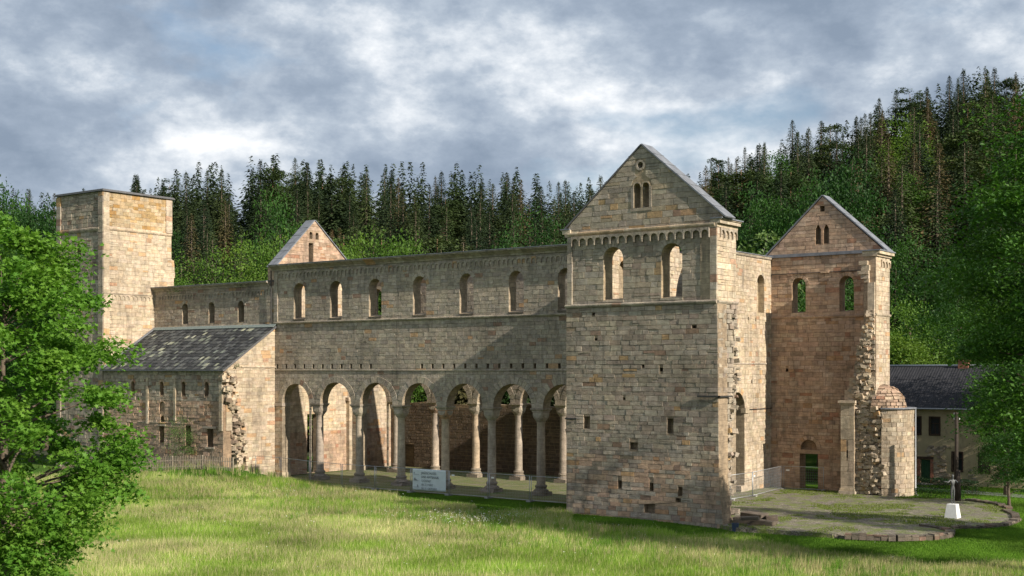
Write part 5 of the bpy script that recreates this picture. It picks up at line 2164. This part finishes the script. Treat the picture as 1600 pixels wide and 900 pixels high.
def trunk_mesh(H, r, cs, zb, nl, seed=0, wig=0.3, top=0.85):
    mb = MB()
    rnd = random.Random(seed)
    main = [(0, 0, -0.4)]
    n = 8
    for k in range(1, n + 1):
        t = k / n
        main.append((wig * math.sin(t * 3 + seed), wig * math.cos(t * 2.3 + seed) - wig * math.cos(seed), H * top * t))
    mb.tube(main, [r * 1.35] + [r * (1 - 0.88 * (k / n)) for k in range(1, n + 1)], 8)
    if len(cs):
        idx = list(range(len(cs)))
        rnd.shuffle(idx)
        for i in idx[:nl]:
            c = Vector(cs[i])
            zt = min(max(zb, c.z - rnd.uniform(0.15, 0.4) * (abs(c.x) + abs(c.y) + 1)), H * top * 0.92)
            t = zt / (H * top)
            a = Vector((wig * math.sin(t * 3 + seed), wig * math.cos(t * 2.3 + seed) - wig * math.cos(seed), zt))
            m = a.lerp(c, 0.5) + Vector((0, 0, 0.12 * (c - a).length * rnd.uniform(-0.3, 1)))
            rr = r * (1 - 0.85 * t) * 0.55
            mb.tube([a, a.lerp(m, 0.5), m, c], [rr, rr * 0.75, rr * 0.5, rr * 0.15], 5, cap=False)
    return mb


class Proto:
    def __init__(s, trunk, tm, crown, cm, H, extra=None):
        s.trunk, s.tm, s.crown, s.cm, s.H = trunk, tm, crown, cm, H


def broadleaf(seed, H=18, rx=5, ry=5, z0=0.22, nclump=100, nleaf=125, leaf=0.25, rclump=1.9, tm='bark', cm='mid_leaf', r=0.3, nl=26, shell=0.5):
    pts, cs = crown_points(rx, ry, H * z0, H, nclump, nleaf, rclump, shell)
    V, F = leaf_cloud(pts, leaf)
    crown = np_mesh('crown', V, F)
    tr = trunk_mesh(H, r, cs, H * z0, nl, seed)
    trunk = np_mesh('trunk', tr.v, tr.f, smooth=True)
    return Proto(trunk, tm, crown, cm, H)


def spruce(seed, H=26, Rb=3.3, z0=0.12, dense=1.0, droop=0.35, tm='bark', cm='spruce_needle', bare=0.0, twist=0.12):
    rs = np.random.default_rng(seed)
    C, A, S = [], [], []
    tw = MB()
    z = H * z0
    while z < H - 0.25:
        t = (z - H * z0) / (H * (1 - z0))
        L = Rb * 1.12 * (1 - t) ** 0.92 * (0.6 + 0.4 * min(1, t * 6 + 0.3)) + 0.06
        nb = int((6 + 3 * (1 - t)) * dense) + 1
        a0 = rs.uniform(0, 6.28)
        for k in range(nb):
            a = a0 + 6.283 * k / nb + rs.uniform(-0.3, 0.3)
            l = L * rs.uniform(0.65, 1.15)
            ca, sa = math.cos(a), math.sin(a)
            m = max(4, int(l / 0.17))
            if bare and rs.uniform() < bare:
                tw.tube([(0, 0, z), (ca * l * 0.6, sa * l * 0.6, z - droop * l * 0.3), (ca * l, sa * l, z - droop * l * 0.8)], [0.035, 0.02, 0.008], 3, cap=False)
                continue
            for i in range(m):
                q = (i + rs.uniform(0.2, 0.9)) / m
                rr = l * q
                zz = z - droop * rr * (1 - 0.45 * q) + rs.normal() * 0.06
                side = rs.uniform(-1, 1) * (0.20 + 0.30 * l * q * (1.15 - q))
                C.append((ca * rr - sa * side, sa * rr + ca * side, zz - abs(side) * 0.25))
                out = np.array([ca * 0.8 - sa * side * 1.2, sa * 0.8 + ca * side * 1.2, -0.35 - 0.3 * rs.uniform()])
                A.append(out / np.linalg.norm(out))
                S.append(0.5 * (0.28 + 0.85 * (1 - t)) * rs.uniform(0.7, 1.3))
        z += rs.uniform(0.30, 0.46) * (1 - 0.35 * t)
    # leader
    for i in range(14):
        C.append((rs.normal() * 0.06, rs.normal() * 0.06, H - 0.9 * rs.uniform()))
        A.append((rs.normal() * 0.5, rs.normal() * 0.5, 0.5))
        S.append(0.22)
    C, A, S = np.array(C), np.array(A), np.array(S)
    n = len(C)
    B = np.cross(A, rs.normal(size=(n, 3)) * 0.5 + np.array([0, 0, 1.0]))
    B /= np.linalg.norm(B, axis=1)[:, None] + 1e-9
    s = S[:, None]
    P = np.stack([C - A * s * 0.35, C - B * s * 0.30 + A * s * 0.1, C + A * s * 0.8 + np.array([0, 0, -0.12]) * s, C + B * s * 0.30 + A * s * 0.1], 1).reshape(-1, 3)
    F = np.arange(n)[:, None] * 4 + np.arange(4)[None, :]
    global QUADS
    QUADS = P.reshape(-1, 4, 3)
    crown = np_mesh('crown', P, F)
    tr = MB()
    tr.tube([(0, 0, -0.5), (0, 0, H * 0.4), (0, 0, H * 0.97)], [H * 0.013, H * 0.009, 0.02], 7)
    tr.v += tw.v
    o = len(tr.v) - len(tw.v)
    tr.f += [tuple(i + o for i in f) for f in tw.f]
    trunk = np_mesh('trunk', tr.v, tr.f, smooth=True)
    return Proto(trunk, tm, crown, cm, H)


def pine(seed, H=25):
    rs = np.random.default_rng(seed)
    global rng
    keep = rng
    rng = rs
    pts, cs = crown_points(3.1, 3.1, H * 0.38, H, 60, 130, 1.35, 0.3)
    V, F = leaf_cloud(pts, 0.30, up=0.9)
    rng = keep
    crown = np_mesh('crown', V, F)
    tr = trunk_mesh(H, 0.24, cs, H * 0.35, 24, seed, 0.15, 0.95)
    for k in range(10):
        a, z = rs.uniform(0, 6.28), H * rs.uniform(0.2, 0.45)
        l = rs.uniform(0.6, 2.0)
        tr.tube([(0, 0, z), (math.cos(a) * l, math.sin(a) * l, z + rs.uniform(-0.3, 0.2))], [0.03, 0.008], 3, cap=False)
    trunk = np_mesh('trunk', tr.v, tr.f, smooth=True)
    return Proto(trunk, 'pine_bark', crown, 'pine_needle', H)


MESHCACHE = {}


def with_mat(me, mat):
    k = (me.name, mat)
    if k not in MESHCACHE:
        m = me.copy()
        m.materials.clear()
        m.materials.append(MATS[mat])
        MESHCACHE[k] = m
    return MESHCACHE[k]


def plant(p, name, x, y, H, label, group=None, cat='tree', cm=None, tm=None, wide=1.0, rz=None, z=None):
    s = H / p.H
    root = empty(name, (x, y, tz(x, y) if z is None else z), random.uniform(0, 6.28) if rz is None else rz)
    root.scale = (s * wide, s * wide, s)
    tag(root, label, cat, group)
    for nm, me, mt in (('trunk', p.trunk, tm or p.tm), ('crown', p.crown, cm or p.cm)):
        o = bpy.data.objects.new(nm, with_mat(me, mt))
        link(o, root)
    return root


SPR = [spruce(11 + k, 26, 4.1 + 0.4 * (k % 3), 0.04 + 0.02 * k, 1.35, 0.30 + 0.06 * k) for k in range(4)]
FARQ = QUADS.copy()
THIN = [spruce(31 + k, 26, 3.9, 0.10, 1.1, 0.42, bare=0.14) for k in range(2)]
DEAD = [spruce(41, 26, 2.4, 0.12, 0.85, 0.35, tm='bare_twig', cm='dying_needle', bare=0.93)]
PIN = [pine(51 + k) for k in range(3)]
BRO = [broadleaf(61 + k, 18, 5.0, 4.7, 0.16 + 0.05 * k) for k in range(4)]
BIR = [broadleaf(71, 14, 2.6, 2.6, 0.25, 70, 60, 0.24, 1.3, 'birch_bark', 'birch_leaf', 0.14, 20, 0.4)]

TREELINE = [(-200, 285), (0, 285), (60, 292), (100, 300), (190, 285), (230, 268), (320, 240), (365, 235), (450, 228), (520, 245), (600, 246), (760, 244), (810, 252), (900, 264), (960, 276), (1010, 272), (1090, 258), (1130, 238), (1180, 230), (1255, 178), (1310, 190), (1360, 158), (1455, 130), (1500, 108), (1540, 88), (1600, 66), (1800, 60)]
TLX, TLY = [p[0] for p in TREELINE], [p[1] for p in TREELINE]

G = 'forest trees on the slopes behind the church'
LAB = {
    'spruce': 'dark green spruce of the dense forest on the slope behind the church',
    'thin': 'thinning spruce with bare lower twigs in the forest behind the church',
    'brown': 'browning half-dead spruce standing out among the dark forest trees',
    'pine': 'olive green pine with bare reddish trunk on the forested slope',
    'mid': 'green broadleaf tree growing among the conifers of the forest slope',
    'bright': 'bright yellow-green broadleaf tree at the foot of the forest behind the ruin',
}


def where(px, top_y):
    ridge = top_y < float(np.interp(px, TLX, TLY)) + 22
    if px < 170:
        p = 'beside and behind the square tower'
    elif px < 430:
        p = 'between the square tower and the small gable'
    elif px < 890:
        p = 'above the long nave wall'
    elif px < 1150:
        p = 'behind the tallest gable'
    elif px < 1400:
        p = 'behind the pink-brown gable'
    else:
        p = 'above the farmhouse'
    return p + (', on the skyline' if ridge else ', lower on the slope')


LOOK = {'spruce': 'dark green spruce', 'thin': 'thinning olive spruce', 'brown': 'browning spruce', 'pine': 'bare-trunked olive pine', 'mid': 'mid-green broadleaf tree'}


def tree_top_limit(x, y):
    px, _, w = project(x, y, 0.0)
    yt = float(np.interp(px, TLX, TLY)) + random.choice((random.uniform(-7, 9), random.uniform(2, 26)))
    return CZ + (HOR - yt) / FPX * w, px, w


def forest():
    n = {}
    env = np.full(600, 900.0)
    w = 160.0
    row = 0
    while w < 345:
        sp = 5.9 + (w - 150) * 0.026
        half = w * 0.46
        r = -half + random.uniform(0, sp)
        while r < half:
            rr, ww = r + random.uniform(-2, 2), w + random.uniform(-3.0, 3.0)
            px = 800 + FPX * rr / ww
            r += sp * random.uniform(0.8, 1.2)
            x = CX + rr * EX[0] + ww * EX[1]
            y = CY + rr * EY[0] + ww * EY[1]
            g = tz(x, y)
            lim, _, _ = tree_top_limit(x, y)
            H = random.uniform(21, 30)
            if px < 150 and ww < 260:
                kind = 'mid'
                H = random.uniform(17, 23)
            else:
                u = random.random()
                if px > 1050:
                    kind = 'pine' if u < 0.18 else ('spruce' if u < 0.72 else ('thin' if u < 0.86 else ('brown' if u < 0.90 else 'mid')))
                elif px > 820 or ww > 245:
                    kind = 'spruce' if u < 0.80 else ('thin' if u < 0.90 else ('pine' if u < 0.96 else 'mid'))
                else:
                    kind = 'spruce' if u < 0.56 else ('thin' if u < 0.74 else ('pine' if u < 0.82 else ('brown' if u < 0.90 else 'mid')))
            if kind == 'mid':
                H *= 0.82
                if ww > 190 and random.random() < 0.5:
                    continue
            room = lim - g
            if room < 12:
                continue
            H = min(H, room)
            # wholly hidden behind the treetops in front or by the church: leave out
            top_y = HOR - FPX * (g + H - CZ) / ww
            if top_y > 405 and 430 < px < 1150:
                continue
            if kind in ('spruce', 'thin', 'brown') and sum(n.get(q, 0) for q in ('spruce', 'thin', 'brown')) >= 298:
                continue
            hw = FPX * 2.6 / ww
            i0, i1 = int(max(0, (px - hw + 300) / 4)), int(min(len(env) - 1, (px + hw + 300) / 4))
            if i1 <= i0 or (top_y < env[i0:i1 + 1] - 2).mean() < 0.22 or px < -40 or px > 1640:
                continue
            if i1 > i0:
                env[i0:i1 + 1] = np.minimum(env[i0:i1 + 1], top_y + 0.30 * H * FPX / ww)
            n[kind] = n.get(kind, 0) + 1
            lab = LOOK[kind] + ' ' + where(px, top_y)
            if kind == 'spruce':
                plant(random.choice(SPR), 'spruce_tree', x, y, H, lab, G, wide=random.uniform(1.15, 1.6) * (1.1 if ww > 230 else 1))
            elif kind == 'thin':
                plant(random.choice(THIN), 'spruce_tree', x, y, H, lab, G, wide=random.uniform(1.2, 1.6), cm='dying_needle' if random.random() < 0.4 else 'pine_needle')
            elif kind == 'brown':
                plant(DEAD[0] if random.random() < 0.3 else random.choice(THIN), 'spruce_tree', x, y, H * 0.95, lab, G, cm='dying_needle', tm='bare_twig', wide=random.uniform(1.2, 1.5))
            elif kind == 'pine':
                plant(random.choice(PIN), 'pine_tree', x, y, H, lab, G, wide=random.uniform(1.0, 1.4))
            else:
                plant(random.choice(BRO), 'broadleaf_tree', x, y, H, lab, G, cm='mid_leaf' if random.random() < 0.75 else 'bright_leaf')
        w += sp * 0.95
        row += 1
    print('FOREST', n)


forest()


def far_wood():
    """the wood on the crest behind, a dark mass of tops"""
    Vs = []
    for k in range(240):
        px = random.uniform(-320, 1760)
        w = random.uniform(255, 325)
        x, y = at_w(px, w)
        g = tz(x, y)
        yt = float(np.interp(px, TLX, TLY)) + random.uniform(4, 34)
        H = min(30, CZ + (HOR - yt) / FPX * w - g)
        if H < 8:
            continue
        q = FARQ[rng.choice(len(FARQ), 1300, replace=False)]
        c = q.mean(1, keepdims=True)
        q = c + (q - c) * 2.1
        a = random.uniform(0, 6.28)
        M = np.array([[math.cos(a), -math.sin(a), 0], [math.sin(a), math.cos(a), 0], [0, 0, 1]])
        q = (q @ M.T) * np.array([H / 26 * 1.5, H / 26 * 1.5, H / 26]) + np.array([x, y, g])
        Vs.append(q.reshape(-1, 3))
    V = np.concatenate(Vs)
    o = np_obj('distant_wood', V, np.arange(len(V)).reshape(-1, 4), 'spruce_needle')
    tag(o, 'distant dark spruce wood closing the crest of the hill', 'forest', kind='stuff')


far_wood()


def front_trees():
    gb = 'broadleaf trees along the foot of the forest'
    for px, top, w, m in ((268, 425, 150, 'b'), (300, 402, 152, 'b'), (335, 398, 150, 'b'), (372, 392, 152, 'b'), (405, 376, 155, 'b'), (440, 370, 156, 'b'), (548, 375, 152, 'b'), (585, 368, 156, 'b'), (615, 372, 151, 'b'), (645, 386, 149, 'b'),
                          (470, 392, 148, 'b'), (520, 392, 148, 'b'), (780, 366, 158, 'm'), (850, 334, 160, 'm'), (440, 300, 168, 'm'),
                          (1175, 300, 150, 'm'), (1320, 250, 148, 'm'), (1255, 282, 146, 'm'), (1210, 310, 152, 'm'), (1400, 370, 144, 'm'), (1450, 400, 143, 'm'), (1500, 380, 146, 'm'), (1550, 350, 148, 'm'),
                          (1425, 470, 134, 'b'), (1400, 515, 130, 'b'), (1470, 490, 136, 'm'), (1240, 460, 133, 'm'), (1330, 455, 132, 'm'), (1280, 480, 134, 'b'), (1520, 500, 135, 'm'),
                          (30, 300, 172, 'm'), (-20, 285, 165, 'm'), (70, 318, 160, 'm'), (10, 345, 150, 'm'), (95, 345, 168, 'm'), (50, 400, 140, 'm')):
        x, y = at_w(px, w)
        g = tz(x, y)
        H = CZ + (HOR - top) / FPX * w - g
        bright = m == 'b'
        plant(random.choice(BRO), 'broadleaf_tree', x, y, H, (LAB['bright'].split(' at the foot')[0] if bright else LOOK['mid']) + ' ' + where(px, 900).split(',')[0] + ', at the forest foot', gb, cm='bright_leaf' if bright else 'mid_leaf', wide=max(0.6, min(1.3, 17 / H)))
    x, y = at_w(1192, 138)
    plant(BIR[0], 'birch_tree', x, y, CZ + (HOR - 345) / FPX * 138 - tz(x, y), 'pale green birch rising between the two gabled walls', None)


front_trees()


# the big tree at the right, whose shade falls on lawn and transept
def big_tree():
    H = 25.5
    pts, cs = crown_points(6.0, 6.0, 5.2, H, 190, 520, 1.75, 0.6)
    V, F = leaf_cloud(pts, 0.18, sizevar=0.45, up=0.8)
    tr = trunk_mesh(H, 0.5, cs, 4.5, 60, 5, 0.4)
    p = Proto(np_mesh('trunk', tr.v, tr.f, smooth=True), 'bark', np_mesh('crown', V, F), 'dark_leaf', H)
    x, y = 36.5, -8.2
    plant(p, 'broadleaf_tree', x, y, H, 'tall dark broadleaf tree leaning into view over the right lawn', None, rz=0.4)
    x, y = 46.0, 5.5
    plant(p, 'broadleaf_tree', x, y, 19, 'broadleaf tree on the lawn casting shade on the gravel forecourt', None, rz=3.6, wide=0.75)
    # second, smaller-leaved tree behind the forecourt
    pts, cs = crown_points(3.3, 3.3, 1.2, 15.0, 170, 190, 1.2, 0.35)
    V, F = leaf_cloud(pts, 0.115)
    tr = trunk_mesh(15, 0.2, cs, 3.0, 50, 9, 0.25)
    q = Proto(np_mesh('trunk', tr.v, tr.f, smooth=True), 'bark', np_mesh('crown', V, F), 'dark_leaf', 15)
    plant(q, 'broadleaf_tree', *at_w(1572, 103), 13.5, 'slim broadleaf tree hiding the end of the farmhouse', None, cm='mid_leaf', rz=1.0)
    plant(q, 'broadleaf_tree', *at_w(1640, 105), 19, 'dense broadleaf tree behind the forecourt beside the farmhouse', None, cm='dark_leaf', rz=2.0, wide=1.3)
    # small tree at the foundation edge
    pts, cs = crown_points(2.1, 2.1, 1.2, 6.2, 90, 120, 0.8, 0.3)
    V, F = leaf_cloud(pts, 0.10)
    tr = trunk_mesh(6, 0.12, cs, 0.9, 40, 3, 0.1)
    s = Proto(np_mesh('trunk', tr.v, tr.f, smooth=True), 'bark', np_mesh('crown', V, F), 'dark_leaf', 6)
    x, y, _ = at_z(1577, 792)
    plant(s, 'small_tree', x, y, 6.0, 'small round tree at the edge of the curved stone foundation', None, rz=0.3)
    # sapling before the wing wall
    pts, cs = crown_points(1.5, 1.2, 1.0, 5.0, 42, 60, 0.75, 0.25)
    V, F = leaf_cloud(pts, 0.10)
    tr = trunk_mesh(5, 0.07, cs, 0.6, 36, 4, 0.15)
    t = Proto(np_mesh('trunk', tr.v, tr.f, smooth=True), 'bark', np_mesh('crown', V, F), 'birch_leaf', 5)
    plant(t, 'sapling', -43.0, 1.2, 4.9, 'young light green sapling against the wing wall behind the picket fence', None, rz=0.9)


big_tree()


# near maple at the left
def maple():
    x, y = at_w(14, 41.0)
    g = tz(x, y)
    H = 14.5 - g
    pts, cs = crown_points(3.75, 3.75, 2.9 - g, H, 205, 290, 0.80, 0.62, 0.22)
    V, F = leaf_cloud(pts, 0.095, sizevar=0.35, lobes=True, up=0.7)
    tr = trunk_mesh(H, 0.24, cs, 1.5, 70, 2, 0.2)
    p = Proto(np_mesh('trunk', tr.v, tr.f, smooth=True), 'bark', np_mesh('crown', V, F), 'maple_leaf', H)
    plant(p, 'maple_tree', x, y, H, 'bright green sunlit maple in front of the ruin at the meadow edge', None, rz=0.2)


maple()


# clipped hedge
def hedge(x0, y0, x1, y1, wd, h, label, mat='hedge_leaf'):
    L = math.hypot(x1 - x0, y1 - y0)
    n = int(L * wd * 900)
    u = rng.uniform(0, L, n)
    v = rng.uniform(-wd / 2, wd / 2, n)
    z = h * (1 - rng.uniform(0, 1, n) ** 2 * 0.9)
    z *= 1 + 0.06 * np.sin(u * 3)
    C = np.stack([u, v, z], 1)
    V, F = leaf_cloud(C, 0.075)
    root = empty('hedge', (x0, y0, 0.0), math.atan2(y1 - y0, x1 - x0))
    tag(root, label, 'hedge')
    np_obj('leaves', V, F, mat, root)
    mb = MB()
    k = 0.2
    while k < L:
        mb.tube([(k, random.uniform(-0.1, 0.1), -0.05), (k + 0.05, random.uniform(-0.2, 0.2), h * 0.8)], [0.02, 0.008], 4, cap=False)
        k += 0.35
    mb.build('stems', 'bark', root)


hedge(12.5, 30.6, 20.5, 29.6, 1.1, 1.2, 'dark clipped hedge on the lawn before the farmhouse')
hedge(16.9, 25.0, 20.6, 25.7, 0.8, 0.75, 'low lighter hedge at the edge of the gravel near the pole', 'mid_leaf')


# ------------------------------------------------------------------ grass
EDGE = [(-100, 742), (340, 738), (420, 742), (520, 752), (600, 772), (640, 782), (720, 788), (850, 806), (1000, 826), (1150, 846), (1260, 862), (1450, 885), (1600, 892), (1900, 900)]
EDX, EDY = [p[0] for p in EDGE], [p[1] for p in EDGE]


def fnoise(x, y, s, seed=0):
    r = np.random.default_rng(seed)
    v = np.zeros_like(x)
    for k in range(9):
        a = r.uniform(0, 6.28)
        f = s * r.uniform(0.6, 2.2)
        v += np.sin((x * math.cos(a) + y * math.sin(a)) * f + r.uniform(0, 6.28) + 0.8 * np.sin(x * f * 0.5 + k))
    return v / 9 ** 0.5 / 0.72


def blades(x, y, h, wdt, colr, lean, name, label):
    n = len(x)
    z = terrain(x, y) - 0.02
    a = rng.uniform(0, 6.283, n)
    lx = lean * h * (rng.normal(size=n) * 0.5 + 0.25)
    ly = lean * h * (rng.normal(size=n) * 0.5 - 0.1)
    bx, by = np.cos(a) * wdt / 2, np.sin(a) * wdt / 2
    P = np.empty((n, 3, 3), np.float32)
    P[:, 0] = np.stack([x - bx, y - by, z], 1)
    P[:, 1] = np.stack([x + bx, y + by, z], 1)
    P[:, 2] = np.stack([x + lx, y + ly, z + h], 1)
    c = np.repeat(colr, 3, axis=0)
    F = np.arange(n * 3).reshape(-1, 3)
    o = np_obj(name, P.reshape(-1, 3), F, 'grass_blade', None, c)
    return tag(o, label, 'grass', kind='stuff')


def in_polys(x, y):
    """true where grass must not grow"""
    bad = (x > -38.3) & (x < 3.8) & (y > 5.0) & (y < 26)
    bad |= (x > 0.4) & (x < 13.0) & (y > -0.15) & (y < 26)
    bad |= (x < -38.0) & (x > -66) & (y > 2.0) & (y < 26)
    bad |= (x > -39.0) & (x < -37.5) & (y > 2.3) & (y < 9)
    P = np.array(PADPOLY)
    c = np.zeros(len(x), bool)
    j = len(P) - 1
    for i in range(len(P)):
        xi, yi = P[i]
        xj, yj = P[j]
        m = ((yi > y) != (yj > y)) & (x < (xj - xi) * (y - yi) / (yj - yi + 1e-12) + xi)
        c ^= m
        j = i
    return bad | c


def grass():
    N = 1500000
    w = 50 + 62 * rng.uniform(0, 1, N) ** 1.25
    r = rng.uniform(-0.43, 0.43, N) * w
    x = CX + r * EX[0] + w * EX[1]
    y = CY + r * EY[0] + w * EY[1]
    ok = ~in_polys(x, y)
    x, y = x[ok], y[ok]
    px, py, w = project(x, y, terrain(x, y))
    ok = (py < 935) & (py > 700) & (px > -30) & (px < 1630)
    x, y, px, py, w = x[ok], y[ok], px[ok], py[ok], w[ok]
    tall = py > np.interp(px, EDX, EDY) + 5 * fnoise(x, y, 0.5, 3)
    # --- meadow
    X, Y = x[tall], y[tall]
    n = len(X)
    dry = 0.5 + 0.5 * np.clip(fnoise(X, Y, 0.17, 5) * 0.9 + 0.25 * fnoise(X, Y, 0.9, 6) + 0.35 * sstep(-10, 12, X) - 0.1, -1, 1)
    lush = np.clip(fnoise(X, Y, 0.33, 9) - 0.25, 0, 1)
    dry = np.clip(dry - 0.7 * lush, 0, 1)
    g1 = np.array([0.17, 0.30, 0.035])
    g2 = np.array([0.31, 0.42, 0.08])
    st = np.array([0.50, 0.45, 0.25])
    u = rng.uniform(0, 1, n)[:, None]
    c = g1 * (1 - u) + g2 * u
    seed = (rng.uniform(0, 1, n) < 0.05 + 0.32 * dry)
    c[seed] = st * rng.uniform(0.75, 1.2, (seed.sum(), 1))
    c *= (1 + 0.14 * fnoise(X, Y, 0.6, 12))[:, None]
    h = rng.uniform(0.16, 0.40, n) * (1 + 0.15 * fnoise(X, Y, 0.4, 8))
    h[seed] *= 1.35
    far = rng.uniform(0, 1, n) < 0.012
    h[far] *= 1.5
    blades(X, Y, np.maximum(h, 0.1), 0.022 + 0.018 * rng.uniform(0, 1, n), np.clip(c, 0.01, 1), 0.5, 'meadow_grass', 'tall unmown meadow grass, green with straw-coloured seed heads')
    # --- taller tufts and seed stalks, thickest along the mown edge
    m = 2600
    tx = rng.uniform(0, 1620, m)
    ty = np.interp(tx, EDX, EDY) + 4 + np.abs(rng.normal(size=m)) * 26
    Q = np.array([at_z(a, b, 0.3) for a, b in zip(tx, ty)])
    Q = Q[~in_polys(Q[:, 0], Q[:, 1])]
    k = 11
    QX = np.repeat(Q[:, 0], k) + rng.normal(size=len(Q) * k) * 0.13
    QY = np.repeat(Q[:, 1], k) + rng.normal(size=len(Q) * k) * 0.13
    dryq = np.repeat(rng.uniform(0, 1, len(Q)) < 0.45, k)
    cq = np.where(dryq[:, None], np.array([0.40, 0.36, 0.19]), np.array([0.13, 0.26, 0.03])) * rng.uniform(0.8, 1.2, (len(QX), 1))
    hq = np.repeat(rng.uniform(0.4, 0.85, len(Q)), k) * rng.uniform(0.7, 1.1, len(QX))
    blades(QX, QY, hq, np.full(len(QX), 0.035), cq, 0.3, 'tall_grass_tufts', 'taller grass tufts and seed stalks standing out of the meadow')
    # --- lawn
    X, Y = x[~tall], y[~tall]
    n = len(X)
    u = rng.uniform(0, 1, n)[:, None]
    c = np.array([0.08, 0.18, 0.016]) * (1 - u) + np.array([0.13, 0.24, 0.026]) * u
    c *= (1 + 0.15 * fnoise(X, Y, 0.8, 21))[:, None]
    blades(X, Y, rng.uniform(0.05, 0.13, n), 0.035 + 0.02 * rng.uniform(0, 1, n), np.clip(c, 0.01, 1), 0.6, 'lawn_grass', 'short mown green lawn grass around the church walls')
    # --- white flowers
    pts = []
    for cx_, cy_, sx, sy, k in ((720, 806, 38, 7, 420), (765, 808, 20, 5, 160), (818, 801, 17, 4, 150), (640, 800, 40, 8, 120), (500, 770, 60, 8, 60), (900, 815, 80, 8, 60), (400, 820, 200, 40, 160), (300, 790, 120, 20, 60), (460, 762, 20, 4, 40), (800, 870, 300, 25, 100)):
        for _ in range(k):
            a, b = random.gauss(cx_, sx), random.gauss(cy_, sy)
            q = at_z(a, b, 0.6)
            zz = tz(q[0], q[1])
            pts.append((q[0], q[1], zz + random.uniform(0.4, 0.62)))
    C = np.array(pts)
    C = C[~in_polys(C[:, 0], C[:, 1])]
    V, F = leaf_cloud(C, 0.055, up=1.5)
    o = np_obj('wildflowers', V, F, 'flower')
    tag(o, 'small white wildflowers scattered through the meadow grass', 'flowers', kind='stuff')


grass()


def weeds():
    n = 90000
    x, y = rng.uniform(3, 29, n), rng.uniform(-4, 27, n)
    P = np.array(PADPOLY)
    c = np.zeros(n, bool)
    j = len(P) - 1
    for i in range(len(P)):
        xi, yi = P[i]
        xj, yj = P[j]
        c ^= ((yi > y) != (yj > y)) & (x < (xj - xi) * (y - yi) / (yj - yi + 1e-12) + xi)
        j = i
    f = fnoise(x, y, 0.5, 31) + 0.6 * fnoise(x, y, 1.9, 32) + 0.25 * sstep(6, 20, y)
    ok = c & (f > 0.45 + 0.5 * rng.uniform(0, 1, n)) & ~((x < 13.2) & (y < 2.8))
    x, y = x[ok], y[ok]
    n = len(x)
    z = 0.07
    h = rng.uniform(0.03, 0.12, n)
    a = rng.uniform(0, 6.283, n)
    bx, by = np.cos(a) * 0.022, np.sin(a) * 0.022
    V = np.empty((n, 3, 3), np.float32)
    V[:, 0] = np.stack([x - bx, y - by, np.full(n, z)], 1)
    V[:, 1] = np.stack([x + bx, y + by, np.full(n, z)], 1)
    V[:, 2] = np.stack([x + rng.normal(size=n) * 0.04, y + rng.normal(size=n) * 0.04, z + h], 1)
    u = rng.uniform(0, 1, n)[:, None]
    col_ = np.array([0.10, 0.17, 0.02]) * (1 - u) + np.array([0.20, 0.23, 0.05]) * u
    o = np_obj('forecourt_weeds', V.reshape(-1, 3), np.arange(n * 3).reshape(-1, 3), 'grass_blade', None, np.repeat(col_, 3, axis=0))
    tag(o, 'sparse short weeds and moss tufts on the gravel forecourt', 'weeds', kind='stuff')


weeds()

# plants growing on the wall heads
for i, (x, y, z, n, s, lb) in enumerate(((-52.3, 8.15, 18.15, 70, 0.35, 'small green plant hanging from the west bay cornice near the tower'), (-42.4, 8.15, 18.35, 60, 0.3, 'small green plant rooted in the west bay cornice beside the nave'), (-38.1, 3.6, 10.5, 60, 0.3, 'tuft of weeds on the ledge of the wing end wall'))):
    C = rng.normal(size=(n, 3)) * np.array([s * 1.6, 0.1, s * 0.5]) + np.array([0, -0.12, 0.0])
    V, F = leaf_cloud(C, 0.11)
    o = np_obj('wall_plant', V, F, 'mid_leaf')
    o.location = (x, y, z)
    tag(o, lb, 'plant')
